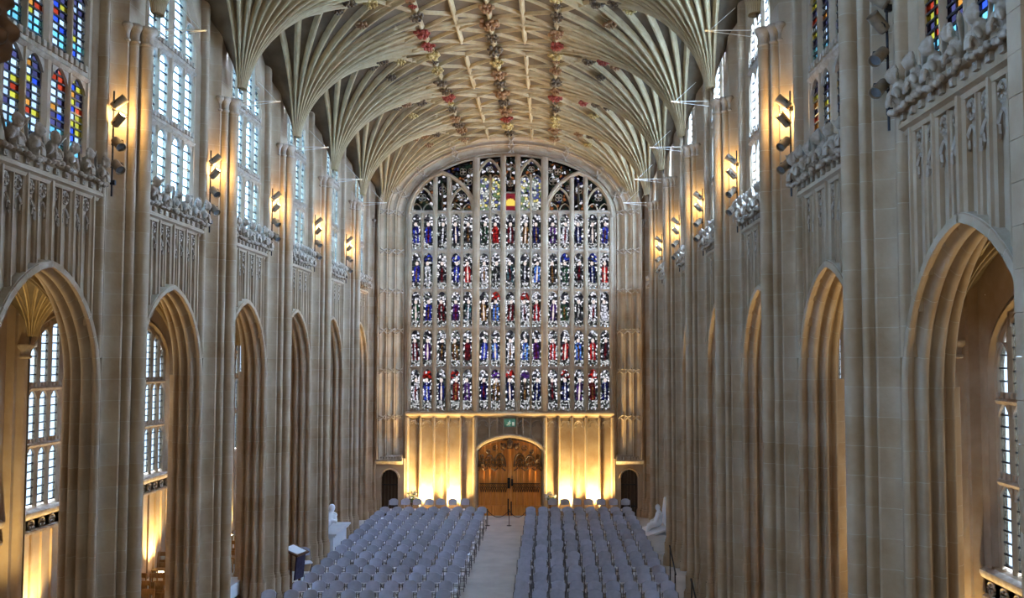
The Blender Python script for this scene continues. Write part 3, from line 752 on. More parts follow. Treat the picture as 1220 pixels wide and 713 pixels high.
for sg in (-1, 1):
    z0 = 2.42; nj = 12; hj = (WWS - z0) / nj
    jm = MB().rings([[(sg * (WWH + a), y, zz) for a, y in REV] for zz in (.004, hj - .004)], closed=False).mesh('jamb_stone', 35)
    for i in range(nj): inst('jamb_stone', jm, 'stone', wall_west, (0, 0, z0 + i * hj))
    for i in range(9):
        MB().rings([rev_ring(i / 9 + (.0012 + (i / 9 + (1 / 9 - .0024) * j / 5 - i / 9)), sg) for j in range(6)], closed=False).build('voussoir', 'stone', wall_west, smooth=35)
    # cusped bands across the panels
    band = MB()
    for i in range(3):
        a0 = .16 + .32 * i; y0 = YW - .12 - .22 * i
        for q in (-1, 1):
            band.tube([(sg * (WWH + a0 - .02), y0 + .03, -.02 + q * .10), (sg * (WWH + a0 + .10), y0 - .02, q * .015), (sg * (WWH + a0 + .25), y0 - .13, -.02 + q * .10)], .038, 5)
        band.ball((sg * (WWH + a0 + .11), y0 - .03, 0), (.05, .04, .04), n=6, m=4)
    bme = band.mesh('cusped_band', 40)
    for zz in (12.95, 11.26, 9.55, 7.85, 6.15, 4.18): inst('cusped_band', bme, 'carved', wall_west, (0, 0, zz))
    for t in (.18, .40, .66, .995):
        if t > .9 and sg < 0: continue
        x, z, nu, nz = ell_pt(t); an = math.atan2(nz, nu)
        bb = MB(); ux, uz = -nz, nu
        for i in range(3):
            a0 = .16 + .32 * i; y0 = YW - .12 - .22 * i
            P = lambda a, q, y: (sg * (x + nu * a + ux * q), y, z + nz * a + uz * q)
            for q in (-1, 1): bb.tube([P(a0 - .02, q * .12, y0 + .03), P(a0 + .10, q * .015, y0 - .03), P(a0 + .25, q * .12, y0 - .13)], .04, 5)
            bb.ball(P(a0 + .11, 0, y0 - .03), (.05, .04, .05), n=6, m=4)
        bb.build('cusped_band', 'carved', wall_west, smooth=40)
    # lower return wall with the small door
    lw_ = MB(); yd = YW - .45
    lw_.box(min(sg * 4.44, sg * 4.70), max(sg * 4.44, sg * 4.70), yd, YW + .1, 0, 2.42)
    lw_.box(min(sg * 5.42, sg * 5.70), max(sg * 5.42, sg * 5.70), yd, YW + .1, 0, 2.42)
    n = 10
    for i in range(n):
        u0 = -.36 + .72 * i / n; u1 = u0 + .72 / n; z0_, z1_ = [arch_z(u, .36, 1.62, .36) for u in (u0, u1)]
        c = sg * 5.06
        lw_.add([(c + u0, yd, z0_), (c + u1, yd, z1_), (c + u1, yd, 2.42), (c + u0, yd, 2.42), (c + u0, yd + .3, z0_), (c + u1, yd + .3, z1_)], [(0, 1, 2, 3), (0, 4, 5, 1)])
    lw_.build('doorway', 'stone', wall_west, smooth=0)
    hood = MB()
    for fl in (1, -1):
        hood.rings([[(sg * 5.06 + fl * (arch_pt(t / 8, .36, 1.62, .36)[0] + arch_pt(t / 8, .36, 1.62, .36)[2] * a), yd + y, arch_pt(t / 8, .36, 1.62, .36)[1] + arch_pt(t / 8, .36, 1.62, .36)[3] * a) for a, y in ((0, .02), (.01, -.05), (.06, -.06), (.08, 0))] for t in range(9)], closed=False)
    hood.build('door_hood', 'stone', wall_west)
    cs = MB().prism([(0, 2.2), (-.1, 2.22), (-.14, 2.30), (-.20, 2.34), (-.20, 2.42), (-.05, 2.52), (0, 2.6)], lambda a, b, h: (h, yd + a, b), min(sg * 4.5, sg * 5.65), max(sg * 4.5, sg * 5.65))
    for i in range(9): cs.box(sg * (4.56 + .12 * i) - .03, sg * (4.56 + .12 * i) + .03, yd - .19, yd - .12, 2.42, 2.54)
    cs.build('door_cornice', 'carved', wall_west)
    D = empty('door_%d' % (2 if sg < 0 else 3)); struct(D, 'small dark door beside the west window jamb')
    for i in range(5):
        u0 = -.36 + .144 * i
        MB().box(sg * 5.06 + u0 + .004, sg * 5.06 + u0 + .140, yd + .2, yd + .26, 0, arch_z(u0 + .072, .37, 1.62, .37)).build('plank', 'door_dark', D, smooth=0)
    for zz in (.4, 1.3): MB().box(sg * 5.06 - .34, sg * 5.06 + .3, yd + .185, yd + .2, zz, zz + .05).build('strap_hinge', 'iron', D, smooth=0)

# panels below the window
XM = [4.40, 3.83, 3.26, 2.64, 2.09, 1.49]
sill = MB().prism([(.05, 4.12), (-.10, 4.14), (-.14, 4.22), (-.22, 4.26), (-.24, 4.33), (-.20, 4.38), (.05, 4.46)], lambda a, b, h: (h, YW + a, b), -4.44, 4.44)
sill.build('sill_string', 'stone', wall_west)
cre = MB().box(-.045, .045, -.06, .03, 0, .1).mesh('crest_block', 0)
for i in range(58): inst('crest_block', cre, 'carved', wall_west, (-4.33 + .152 * i, YW - .06, 4.44))
for sg in (-1, 1):
    for i, x in enumerate(XM):
        wd = .10 if i in (0, 5) else (.055 if i in (1, 4) else .07)
        MB().prism([(-wd, .02), (-wd, -.10), (-wd * .4, -.20), (wd * .4, -.20), (wd, -.10), (wd, .02)], lambda a, b, h: (sg * x + a, YW + b, h), 0, 4.15, caps=False).build('panel_mullion', 'stone', wall_west)
    for a, b in list(zip(XM[1:], XM[:-1])):
        c = sg * (a + b) / 2; hw = (b - a) / 2 - .05; hm = MB()
        for fl in (-1, 1):
            hm.tube([(c + fl * hw * cos(t * pi / 12), YW - .08, 3.68 + .32 * sin(t * pi / 12)) for t in range(7)], .03, 5)
            hm.tube([(c + fl * hw, YW - .07, 3.68), (c + fl * hw * .45, YW - .08, 3.76), (c + fl * hw * .62, YW - .07, 3.88), (c + fl * hw * .2, YW - .08, 3.90), (c, YW - .07, 3.99)], .024, 5)
            hm.ball((c + fl * hw * .72, YW - .04, 4.03), (.05, .04, .05), n=6, m=4)
        hm.build('cusped_head', 'carved', wall_west, smooth=40)
# over the door
for x in (-1.04, -.54, -.28, .28, .54, 1.04) :
    zz = arch_z(x, 1.45, 2.78, .62) + .05
    if abs(x) in (1.04,): continue
    MB().prism([(-.04, .02), (-.04, -.08), (0, -.12), (.04, -.08), (.04, .02)], lambda a, b, h: (x + a, YW + b, h), zz, 4.15, caps=False).build('panel_mullion', 'stone', wall_west)
for x in (-.90, .90):
    MB().prism([(-.035, .02), (-.035, -.08), (0, -.12), (.035, -.08), (.035, .02)], lambda a, b, h: (x + a, YW + b, h), arch_z(x, 1.45, 2.78, .62), 4.15, caps=False).build('panel_mullion', 'stone', wall_west)
for a, b in ((-1.40, -.94), (-.86, -.33), (.33, .86), (.94, 1.40)):
    c = (a + b) / 2; hw = (b - a) / 2; hm = MB()
    for fl in (-1, 1):
        hm.tube([(c + fl * hw * cos(t * pi / 12), YW - .06, 3.74 + .28 * sin(t * pi / 12)) for t in range(7)], .028, 5)
        hm.tube([(c + fl * hw, YW - .05, 3.74), (c + fl * hw * .4, YW - .06, 3.82), (c + fl * hw * .6, YW - .05, 3.93)], .022, 5)
    hm.build('cusped_head', 'carved', wall_west, smooth=40)
hood = MB(); HP = [(-.02, .02), (-.03, -.16), (.02, -.24), (.09, -.26), (.13, -.20), (.13, .02)]
for fl in (1, -1):
    rg = [[(fl * (1.40 + a), YW + y, 0) for a, y in HP]]
    hood.rings([[(fl * max(0, arch_pt(t / 16, 1.40, 2.62, .70)[0] + arch_pt(t / 16, 1.40, 2.62, .70)[2] * a), YW + y, arch_pt(t / 16, 1.40, 2.62, .70)[1] + arch_pt(t / 16, 1.40, 2.62, .70)[3] * a) for a, y in HP] for t in range(17)], closed=False)
    hood.rings(rg + [[(fl * (1.40 + a * .6), YW + y * .55, 2.62) for a, y in HP]], closed=False)
hood.build('door_hood', 'stone', wall_west)

# ---- west door
D = empty('door_1', None, (0, YW - .06, 0)); struct(D, 'carved oak double door under the west window')
dz = lambda x: arch_z(x, 1.40, 2.62, .66)
lv = {}
for sg in (-1, 1):
    leaf = empty('door_leaf', D); lv[sg] = leaf; n = 5; w_ = 1.27 / n
    for i in range(n):
        a = .06 + i * w_; z1 = lambda q: dz(a + w_ * q)
        pm = MB(); pts = [(a + .006, .0), (a + w_ - .006, .0)] + [(a + w_ - .006 - (w_ - .012) * j / 4, z1(1 - j / 4)) for j in range(5)]
        pm.prism(pts, lambda p, q, h: (sg * p, h, q), -.03, .04)
        pm.build('plank', 'oak', leaf, smooth=0)
    MB().box(min(sg * .05, sg * 1.36), max(sg * .05, sg * 1.36), -.07, -.02, 0, .42).build('bottom_rail', 'oak', leaf, smooth=0)
    for i in range(n - 1):
        a = .06 + (i + 1) * w_
        MB().prism([(-.028, -.02), (-.015, -.07), (.015, -.07), (.028, -.02)], lambda p, q, h: (sg * a + p, q, h), .42, dz(a), caps=False).build('batten', 'oak', leaf)
    # carved band at lock height
    cb = MB()
    for i in range(12):
        c = sg * (.17 + .095 * i)
        for fl in (-1, 1): cb.tube([(c + fl * .045, -.06, 1.18), (c + fl * .02, -.07, 1.08), (c, -.06, .98)], .014, 4)
        cb.tube([(c + .035 * cos(2 * pi * j / 8), -.06, 1.27 + .05 * sin(2 * pi * j / 8)) for j in range(8)], .012, 4, loop=True)
    cb.box(min(sg * .12, sg * 1.28), max(sg * .12, sg * 1.28), -.075, -.03, 1.335, 1.365); cb.box(min(sg * .12, sg * 1.28), max(sg * .12, sg * 1.28), -.075, -.03, 1.18, 1.205)
    cb.build('carved_band', 'oak_dark', leaf)
    # traceried head
    th = MB()
    for c, hw, za, zb in ((.42, .24, 2.05, 2.62), (.86, .24, 2.05, 2.52), (1.20, .14, 2.05, 2.36)):
        for fl in (-1, 1):
            th.tube([(sg * (c + fl * hw * cos(t * pi / 14)), -.065, za + (zb - za) * sin(t * pi / 14)) for t in range(8)], .036, 5)
            for zz in (.0, .22, .42):
                q = hw * (1 - zz * .8)
                th.tube([(sg * (c + fl * q), -.06, za + zz - .16), (sg * (c + fl * q * .35), -.07, za + zz - .05), (sg * (c + fl * q * .6), -.06, za + zz + .06), (sg * c, -.06, za + zz + .1)], .028, 4)
        th.tube([(sg * c, -.06, za - .1), (sg * c, -.06, zb - .05)], .016, 4)
        for zz in (.06, .26): th.tube([(sg * c + .06 * cos(2 * pi * j / 8), -.065, za + zz + .07 * sin(2 * pi * j / 8)) for j in range(8)], .016, 4, loop=True)
    for (c, zz, r) in ((.30, 2.86, .09), (.62, 2.84, .11), (.92, 2.70, .08)):
        th.tube([(sg * c + r * cos(2 * pi * j / 10), -.06, zz + r * sin(2 * pi * j / 10)) for j in range(10)], .022, 4, loop=True)
        for q in range(4): th.ball((sg * c + r * .5 * cos(q * 1.57 + .78), -.055, zz + r * .5 * sin(q * 1.57 + .78)), (r * .3, .02, r * .3), n=6, m=4)
    th.tube([(sg * (.08 + 1.26 * (1 - j / 12)), -.06, dz(.08 + 1.26 * (1 - j / 12)) - .05) for j in range(13)], .035, 5)
    th.build('carved_tracery', 'oak_dark', leaf, smooth=40)
cpst = MB().prism([(-.07, 0), (-.05, -.10), (.05, -.10), (.07, 0)], lambda a, b, h: (a, b, h), 0, 3.1, caps=True); cpst.build('meeting_post', 'oak', D)
sh = MB(); sh.box(-.13, .13, -.16, -.08, 2.82, 3.16); sh.ball((0, -.16, 2.98), (.09, .04, .12))
for sg in (-1, 1):
    sh.ball((sg * .24, -.10, 2.94), (.10, .05, .13)); sh.ball((sg * .36, -.09, 3.0), (.06, .05, .08))
sh.build('carved_shield', 'oak_dark', D, smooth=50)
hl = MB(); hl.box(-.10, .02, -.13, -.09, 1.15, 1.6); hl.tube([(.1, -.14, 1.45), (.1, -.18, 1.55), (.1, -.14, 1.68)], .016, 6); hl.box(.06, .14, -.13, -.09, 1.25, 1.55)
hl.build('lock_plate', 'iron', D)
hb = MB(); hb.box(-.09, -.04, -.125, -.09, .02, .72); hb.box(.04, .09, -.125, -.09, .02, .6); hb.build('bolt', 'iron', D, smooth=0)

# ---- great west window
W = empty('window_%d' % (nwin[0] + 1)); struct(W, 'great stained glass west window of figures in tiers')
LX = [-4.07, -3.55, -2.95, -2.35, -1.83, -1.13, -.63, 0, .63, 1.13, 1.83, 2.35, 2.95, 3.55, 4.07]
ROWS = [(11.40, 12.95), (9.70, 11.25), (8.05, 9.58), (6.36, 7.92), (4.40, 6.24)]
LW = .40
def bar(x, wd, z0, z1, d=.16, nm='mullion'):
    MB().prism([(-wd, .06), (-wd, -d * .4), (-wd * .4, -d), (wd * .4, -d), (wd, -d * .4), (wd, .06)], lambda a, b, h: (x + a, YW + b, h), z0, z1, caps=False).build(nm, 'stone', W)
for sg in (-1, 1):
    bar(sg * 1.48, .155, 4.4, ellz(1.49) + .05, .24)
    bar(sg * 4.36, .11, 4.4, 12.9, .14)
    bar(sg * 2.65, .10, 4.4, 14.5, .18); bar(sg * 3.25, .10, 4.4, 14.5, .18)
    bar(sg * 2.09, .062, 4.4, 12.95, .12); bar(sg * 3.81, .062, 4.4, 12.95, .12)
    bar(sg * .315, .118, 4.4, ellz(.32) + .05, .18); bar(sg * .88, .055, 4.4, 14.62, .12)
for (z0, z1) in [(12.95, 13.08), (11.25, 11.40), (9.58, 9.70), (7.92, 8.05), (6.24, 6.36)]:
    for a, b in ((-4.4, -1.49), (-1.49, 1.49), (1.49, 4.4)):
        tb = MB().prism([(.05, z0 - .01), (-.07, z0 - .01), (-.10, z0 + .03), (-.10, z1 - .03), (.05, z1 + .01)], lambda p, q, h: (h, YW + p, q), a, b)
        if z0 < 12.9:
            for j in range(int((b - a) / .15)): tb.box(a + .06 + .15 * j, a + .14 + .15 * j, YW - .11, YW - .03, z1 - .02, z1 + .05)
        tb.build('transom', 'carved', W, smooth=0)
lh = MB()
n = 8
for i in range(n):
    a = -LW / 2 - .03 + (LW + .06) * i / n; b = a + (LW + .06) / n
    def hz(x): q = abs(x) / (LW / 2); return .26 * max(0, 1 - q ** 2.1) ** .8
    za, zb = hz(a), hz(b)
    lh.add([(a, 0, za), (b, 0, zb), (b, 0, .30), (a, 0, .30), (a, .07, za), (b, .07, zb)], [(0, 1, 2, 3), (0, 4, 5, 1)])
lh = lh.mesh('light_head', 0)
# glass pieces of one figured light (unit height 1.5)
def strips(levels, y=0, t=.008):
    mb = MB()
    for (z0, a0, b0), (z1, a1, b1) in zip(levels[:-1], levels[1:]):
        mb.add([(a0, y, z0), (b0, y, z0), (b1, y, z1), (a1, y, z1), (a0, y + t, z0), (b0, y + t, z0), (b1, y + t, z1), (a1, y + t, z1)], [(0, 1, 2, 3)])
    return mb
h_ = LW / 2
figs = []
for lean in (-.02, .0, .025):
    out = [(.24, .12), (.34, .125), (.50, .115), (.66, .11), (.80, .13), (.90, .115), (.98, .05)]
    cx = lambda z: lean * (z - .24) / .5
    tw = lambda z: .012 + .035 * max(0, 1 - abs(z - .55) / .4)
    body = strips([(z, cx(z) - w_, cx(z) - tw(z)) for z, w_ in out]); b2 = strips([(z, cx(z) + tw(z), cx(z) + w_) for z, w_ in out]); body.add(b2.v, b2.f)
    tun = strips([(z, cx(z) - tw(z), cx(z) + tw(z)) for z, w_ in out])
    hdz = [(.98, .045), (1.01, .06), (1.06, .068), (1.11, .055), (1.14, .03)]
    head = strips([(z, lean * 1.5 - w_, lean * 1.5 + w_) for z, w_ in hdz])
    full = [(z, cx(z), w_) for z, w_ in out] + [(z, lean * 1.5, w_) for z, w_ in hdz] 
    L_ = strips([(z, -h_, c - w_) for z, c, w_ in full]); R_ = strips([(z, c + w_, h_) for z, c, w_ in full]); L_.add(R_.v, R_.f)
    figs.append((body.mesh('robe', 0), head.mesh('head', 0), L_.mesh('background', 0), tun.mesh('tunic', 0)))
canopy = strips([(1.14, -h_, h_), (1.55, -h_, h_)]).mesh('canopy', 0)
canopy_lo = strips([(1.14, -h_, h_), (1.26, -h_, h_)]).mesh('canopy', 0)
basep = strips([(0, -h_, h_), (.24, -h_, h_)]).mesh('pedestal', 0)
roundel = strips([(0, -h_, h_), (.27, -h_, h_)]).mesh('roundel', 0)
ROBES = ['bbknkgrdonpwnkb', 'bwkbrwktkskgknr', 'gbdptosdwrpgkww', 'dpkodbswsprrsrk', 'wbndpnonknknpdn']
CAN = ['wwwwwwwwwwwwwww', 'wbwbwwwwwwwbwbw', 'wwwwwwrwrwwwwww', 'wwwwwwwwwwwwwww', 'wrwrwwprpwwrwrw']
for r, (z0, z1) in enumerate(ROWS):
    for c, x in enumerate(LX):
        L = inst('light_head', lh, 'carved', W, (x, YW - .06, z1 - .30))
        P = empty('stained_glass_light', W, (x, YW, z0))
        off = 0
        if r == 4: inst('roundel', roundel, 'w_base', P); off = .22; P2 = .22
        fi = figs[(c * 7 + r * 5) % 3]; k = (z1 - z0 - off) / 1.55
        for me, mt in ((fi[0], 'robe_' + ROBES[r][c]), (fi[1], 'w_face'), (fi[2], 'w_back'), (fi[3], ['w_base', 'robe_w', 'robe_o', 'robe_d', 'w_face'][(c * 3 + r * 2) % 5]), (canopy, {'w': 'w_canopy', 'b': 'can_b', 'r': 'can_r', 'p': 'can_p'}[CAN[r][c]]), (basep, 'w_base')):
            inst(me.name.split('.')[0], me, mt, P, (0, 0, off), 0, (1, 1, k))
    lb = MB()
    for x in LX:
        for q in range(1, 5): lb.box(x - h_, x + h_, YW - .012, YW + .0, z0 + (z1 - z0) * q / 5 - .008, z0 + (z1 - z0) * q / 5 + .008)
    lb.build('saddle_bars', 'lead', W, smooth=0)
# tracery of the head
def tarch(c, hw, z0, rise, r=.05, d=-.08, nm='tracery_arch', mat='stone', p=.35):
    mb = MB()
    for fl in (-1, 1):
        mb.rings([[(c + fl * max(0, arch_pt(t / 12, hw, z0, rise, p)[0] + arch_pt(t / 12, hw, z0, rise, p)[2] * a), YW + y, arch_pt(t / 12, hw, z0, rise, p)[1] + arch_pt(t / 12, hw, z0, rise, p)[3] * a) for a, y in ((-r, .05), (-r, d * .4), (-r * .4, d), (r * .4, d), (r, d * .4), (r, .05))] for t in range(13)], closed=False)
    mb.build(nm, mat, W)
for sg in (-1, 1):
    tarch(sg * 2.95, 1.46, 12.75, 1.95, .085, -.20)
    for c in (2.14, 3.76): tarch(sg * c, .50, 12.98, 1.05, .05, -.12)
    tarch(sg * .905, .56, 14.20, 1.08, .06, -.14)
    for c in (1.83, 2.35, 3.55, 4.07): tarch(sg * c, .22, 13.05, .30, .025, -.06)
    for c in (.63, 1.13): tarch(sg * c, .22, 14.30, .30, .025, -.06)
    def foil(x, z, r, m='carved'):
        mb = MB()
        for q in range(4):
            an = q * pi / 2 + pi / 4; cx, cz = x + r * .5 * cos(an), z + r * .5 * sin(an)
            mb.tube([(cx + r * .5 * cos(2 * pi * j / 8), YW - .04, cz + r * .5 * sin(2 * pi * j / 8)) for j in range(8)], .016, 4, loop=True)
        mb.build('quatrefoil', m, W)
    for x, z, r in ((2.09, 13.62, .17), (3.81, 13.62, .17), (1.85, 14.35, .2), (2.05, 14.75, .16), (1.72, 14.8, .12), (.905, 14.86, .14), (2.95, 13.95, .16), (2.5, 14.05, .12), (3.4, 14.05, .12)):
        foil(sg * x, z, r)
    # small paired lights
    for z0, z1 in ((13.2, 13.6), (13.7, 14.1)):
        bar(sg * 2.95, .03, 13.1, 14.25, .06, 'tracery_bar')
foil(0, 14.95, .18); foil(0, 14.25, .15); bar(0, .03, 14.45, 14.8, .06, 'tracery_bar')
for z in (12.96, 13.83): MB().prism([(.05, z - .03), (-.10, z - .03), (-.12, z + .03), (.05, z + .05)], lambda p, q, h: (h, YW + p, q), -.3, .3).build('transom', 'carved', W, smooth=0)
def tglass(a, b, z0, mat, z1=None, nm='tracery_glass'):
    mb = MB(); n = max(2, int((b - a) / .12))
    for i in range(n):
        x0 = a + (b - a) * i / n; x1 = a + (b - a) * (i + 1) / n
        t0, t1 = [(z1 if z1 else ellz(x)) for x in (x0, x1)]
        if t0 <= z0 and t1 <= z0: continue
        mb.add([(x0, YW + .01, z0), (x1, YW + .01, z0), (x1, YW + .01, max(z0, t1)), (x0, YW + .01, max(z0, t0))], [(0, 1, 2, 3)])
    mb.build(nm, mat, W, smooth=0)
for sg in (-1, 1):
    for a, b in ((1.49, 2.09), (2.09, 2.64), (2.64, 3.26), (3.26, 3.81), (3.81, 4.43)):
        tglass(min(sg * a, sg * b), max(sg * a, sg * b), 13.06, 'w_tracery')
    for a, b in ((.32, .88), (.88, 1.49)):
        tglass(min(sg * a, sg * b), max(sg * a, sg * b), 13.08, 'w_gold', 14.5); tglass(min(sg * a, sg * b), max(sg * a, sg * b), 14.5, 'w_tracery')
tglass(-.32, .32, 13.83, 'w_tracery')
rd = MB(); cr = MB(); yy = YW + .01
def crown_top(x):
    q = abs(x) / .2
    return 13.40 + .05 * abs(cos(x / .2 * pi * 2)) + .15 * sqrt(max(0, 1 - q * q)) * (1 if q < .95 else 0)
for i in range(40):
    a = -.32 + .64 * i / 40; b = a + .016; m_ = (a + b) / 2
    def colq(mb, z0, z1): mb.add([(a, yy, z0), (b, yy, z0), (b, yy, z1), (a, yy, z1)], [(0, 1, 2, 3)])
    if abs(m_) < .2:
        zt = crown_top(m_); colq(rd, 13.0, 13.27); colq(cr, 13.27, zt - .05 if .05 < abs(m_) < .15 and False else zt); colq(rd, zt, 13.83)
    else: colq(rd, 13.0, 13.83)
cr.ball((0, yy - .01, 13.66), (.03, .006, .03), n=8, m=4)
rd.build('crown_panel', 'w_crownred', W, smooth=0); cr.build('crown_emblem', 'w_crown', W, smooth=0)

# ---- east wall behind the camera, with a great window added for fill light
ew = MB()
for a, b, z0, z1 in ((-11.5, -4.6, 0, 17), (4.6, 11.5, 0, 17), (-4.6, 4.6, 0, 4.0), (-4.6, 4.6, 15.6, 17)): ew.box(a, b, YE - .3, YE, z0, z1)
for i in range(1, 8): ew.box(-4.6 + 1.15 * i - .08, -4.6 + 1.15 * i + .08, YE - .25, YE, 4.0, 15.6)
for z in (6.5, 9, 11.5, 13.5): ew.box(-4.6, 4.6, YE - .22, YE - .02, z, z + .15)
wall_east = struct(ew.build('wall_east', 'stone', smooth=0))
o = struct(MB().box(-4.6, 4.6, YE - .14, YE - .12, 4.0, 15.6).build('window_%d' % (nwin[0] + 2), 'glass_fill', smooth=0))

# ================================================================== THINGS
# ---- folding chairs
bk = MB(); n = 10
def back_pt(i, j, off):
    x = -.185 + .37 * i / n; q = x / .185
    zt = .86 - .07 * abs(q) ** 3.0; zb = .605 + .02 * q * q
    z = zb + (zt - zb) * j / 3
    return (x * (1 - .05 * (1 - j / 3)), .20 + .09 * (z - .585) / .27 - .045 * q * q + off, z)
bk.rings([[back_pt(i, j, 0) for j in range(4)] + [back_pt(i, j, .028) for j in (3, 2, 1, 0)] for i in range(n + 1)], closed=True, caps=True)
me_back = bk.mesh('backrest', 40)
st = MB(); pts = []
for i in range(20):
    a = 2 * pi * i / 20; c, s_ = cos(a), sin(a)
    pts.append((.20 * math.copysign(abs(c) ** .4, c), -.01 + .195 * math.copysign(abs(s_) ** .4, s_)))
st.rings([[(x * .97, y * .97, .425) for x, y in pts], [(x, y, .44) for x, y in pts], [(x, y, .458) for x, y in pts], [(x * .93, y * .93, .468) for x, y in pts]], True, True)
me_seat = st.mesh('seat', 40)
f1 = MB()
for sg in (-1, 1): f1.tube([(sg * .205, -.24, .01), (sg * .205, .02, .43), (sg * .205, .20, .60), (sg * .195, .255, .80)], .0115, 5)
f1.tube([(-.205, -.20, .08), (.205, -.20, .08)], .009, 5)
me_f1 = f1.mesh('front_leg_frame', 60)
f2 = MB()
for sg in (-1, 1): f2.tube([(sg * .185, .26, .01), (sg * .185, -.14, .425)], .0115, 5)
f2.tube([(-.185, .22, .055), (.185, .22, .055)], .009, 5)
me_f2 = f2.mesh('rear_leg_frame', 60)
ch0 = empty('folding_chair')
inst('seat', me_seat, 'fabric_seat', ch0); inst('backrest', me_back, 'fabric', ch0); inst('front_leg_frame', me_f1, 'chair_metal', ch0); inst('rear_leg_frame', me_f2, 'chair_metal', ch0)
used = [False]
def place_chair(x, y, rz, label, group):
    if not used[0]: c = ch0; used[0] = True; c.location = (x, y, 0); c.rotation_euler = (0, 0, rz)
    else: c = dup(ch0, (x, y, 0), rz)
    return tag(c, label, 'chair', group)
ORD = 'first second third fourth fifth sixth seventh eighth ninth tenth eleventh twelfth thirteenth fourteenth fifteenth sixteenth'.split()
for r in range(16):
    y = 22.28 + .93 * r
    for i in range(9):
        place_chair(-.98 - .475 * i - random.uniform(.0, .02) + (.03 if r % 2 else 0), y + random.uniform(-.02, .02), random.gauss(0, .03), 'blue-grey folding chair, lectern-side block, %s row from the oak door, %s from the aisle' % (ORD[15 - r], ORD[i]), 'folding chairs of the block next to the lectern')
        place_chair(.98 + .47 * i + random.uniform(.0, .02) - (.03 if r % 2 else 0), y + random.uniform(-.02, .02), random.gauss(0, .03), 'blue-grey folding chair, handrail-side block, %s row from the oak door, %s from the aisle' % (ORD[15 - r], ORD[i]), 'folding chairs of the block next to the handrails')
for r in range(2):
    place_chair(-.98 - .475 * 9 - .08, 22.28 + .93 * r, -.05, 'blue-grey folding chair, lectern-side block, %s row from the oak door, tenth from the aisle' % ORD[15 - r], 'folding chairs of the block next to the lectern')
for i in range(7):
    place_chair(-1.82 - .49 * i, 38.35 + random.uniform(-.03, .03), random.gauss(0, .04), 'folding chair against the lit end wall, %s from the oak door towards the lectern side' % ORD[i], 'wall chairs on the lectern side of the carved door')
    place_chair(1.82 + .50 * i, 38.35 + random.uniform(-.03, .03), random.gauss(0, .04), 'folding chair against the lit end wall, %s from the oak door towards the handrail side' % ORD[i], 'wall chairs on the handrail side of the carved door')
place_chair(-5.75, 28.5, .5, 'single folding chair standing under the arch behind the lectern', None)

# ---- lectern
L = tag(empty('lectern', None, (-5.72, 27.3, 0), -.25), 'dark wooden lectern with white papers on its sloping desk and dark hanging', 'lectern')
pl = MB(); pl.box(-.03, .03, -.28, -.22, .05, 1.0); pl.box(-.03, .03, .22, .28, .05, 1.0); pl.build('post', 'oak_dark', L, smooth=0)
MB().box(-.22, .22, -.31, .31, 0, .06).build('foot', 'oak_dark', L, smooth=0)
MB().prism([(-.26, 1.16), (-.26, 1.13), (.24, .93), (.26, .98)], lambda a, b, h: (a, h, b), -.34, .34).build('desk', 'oak_dark', L, smooth=0)
MB().prism([(-.22, 1.165), (-.22, 1.155), (.20, .995), (.20, 1.005)], lambda a, b, h: (a, h, b), -.26, .26).build('papers', 'cloth', L, smooth=0)
MB().prism([(.20, .95), (.24, .95), (.18, .25), (.14, .25)], lambda a, b, h: (a - .05, h, b), -.25, .25).build('hanging', 'dark_cloth', L, smooth=0)

# ---- marble monuments
def figure(pts, rad, extra, name, vox=.035):
    mb = MB()
    for (a, b) in pts:
        A, B = Vector(a[:3]), Vector(b[:3]); n = 6
        for i in range(n + 1): t = i / n; mb.ball(A.lerp(B, t), a[3] + (b[3] - a[3]) * t, n=10, m=8)
    for c, r in extra: mb.ball(c, r, n=10, m=8)
    return fused(mb, name, vox)
T = tag(empty('marble_monument', None, (-5.95, 32.2, 0)), 'white marble tomb with reclining figure on its moulded slab under the arcade arch', 'monument')
tb = MB().box(-.42, .42, -1.0, 1.0, 0, .70); tb.box(-.47, .47, -1.05, 1.05, 0, .12); tb.build('tomb_chest', 'marble', T, smooth=0)
sb = MB().box(-.50, .50, -1.08, 1.08, .70, .76); sb.box(-.55, .55, -1.13, 1.13, .76, .82); sb.build('slab', 'marble', T, smooth=0)
rec = figure([((-.1, .55, 1.05, .17), (-.1, .05, 1.0, .16)), ((-.1, .05, 1.0, .16), (0, -.45, 1.12, .10)), ((0, -.45, 1.12, .10), (.02, -.85, .92, .07)), ((-.2, .0, .98, .13), (-.18, -.8, .95, .08)),
              ((.05, .5, 1.12, .075), (.15, .2, 1.02, .055)), ((.15, .2, 1.02, .055), (.05, 0, 1.12, .05)), ((-.28, .5, 1.12, .075), (-.3, .75, .98, .055)), ((-.1, .6, 1.12, .08), (-.08, .68, 1.28, .06))],
             None, [((-.07, .70, 1.36), (.10, .11, .13)), ((-.12, .8, 1.12), (.2, .14, .12))], 'effigy')
inst('effigy', rec, 'marble', T, (.05, -.1, -.13), 0, (1.25, 1.15, 1.12))
T = tag(empty('marble_monument', None, (5.40, 32.6, 0)), 'white marble monument with seated figure before a tall upright slab', 'monument')
tb = MB().box(-.36, .36, -.75, .75, 0, .62); tb.box(-.40, .40, -.8, .8, 0, .1); tb.build('tomb_chest', 'marble', T, smooth=0)
MB().prism([(-.42, .60), (-.42, .54), (.40, .84), (.40, .92)], lambda a, b, h: (a, h, b), -.82, .82).build('slab', 'marble', T, smooth=0)
MB().prism([(-.6, .62), (.6, .62), (.6, 1.3), (.2, 1.75), (0, 1.82), (-.2, 1.75), (-.6, 1.3)], lambda a, b, h: (h, a, b), .30, .40).build('upright_slab', 'marble', T, smooth=0)
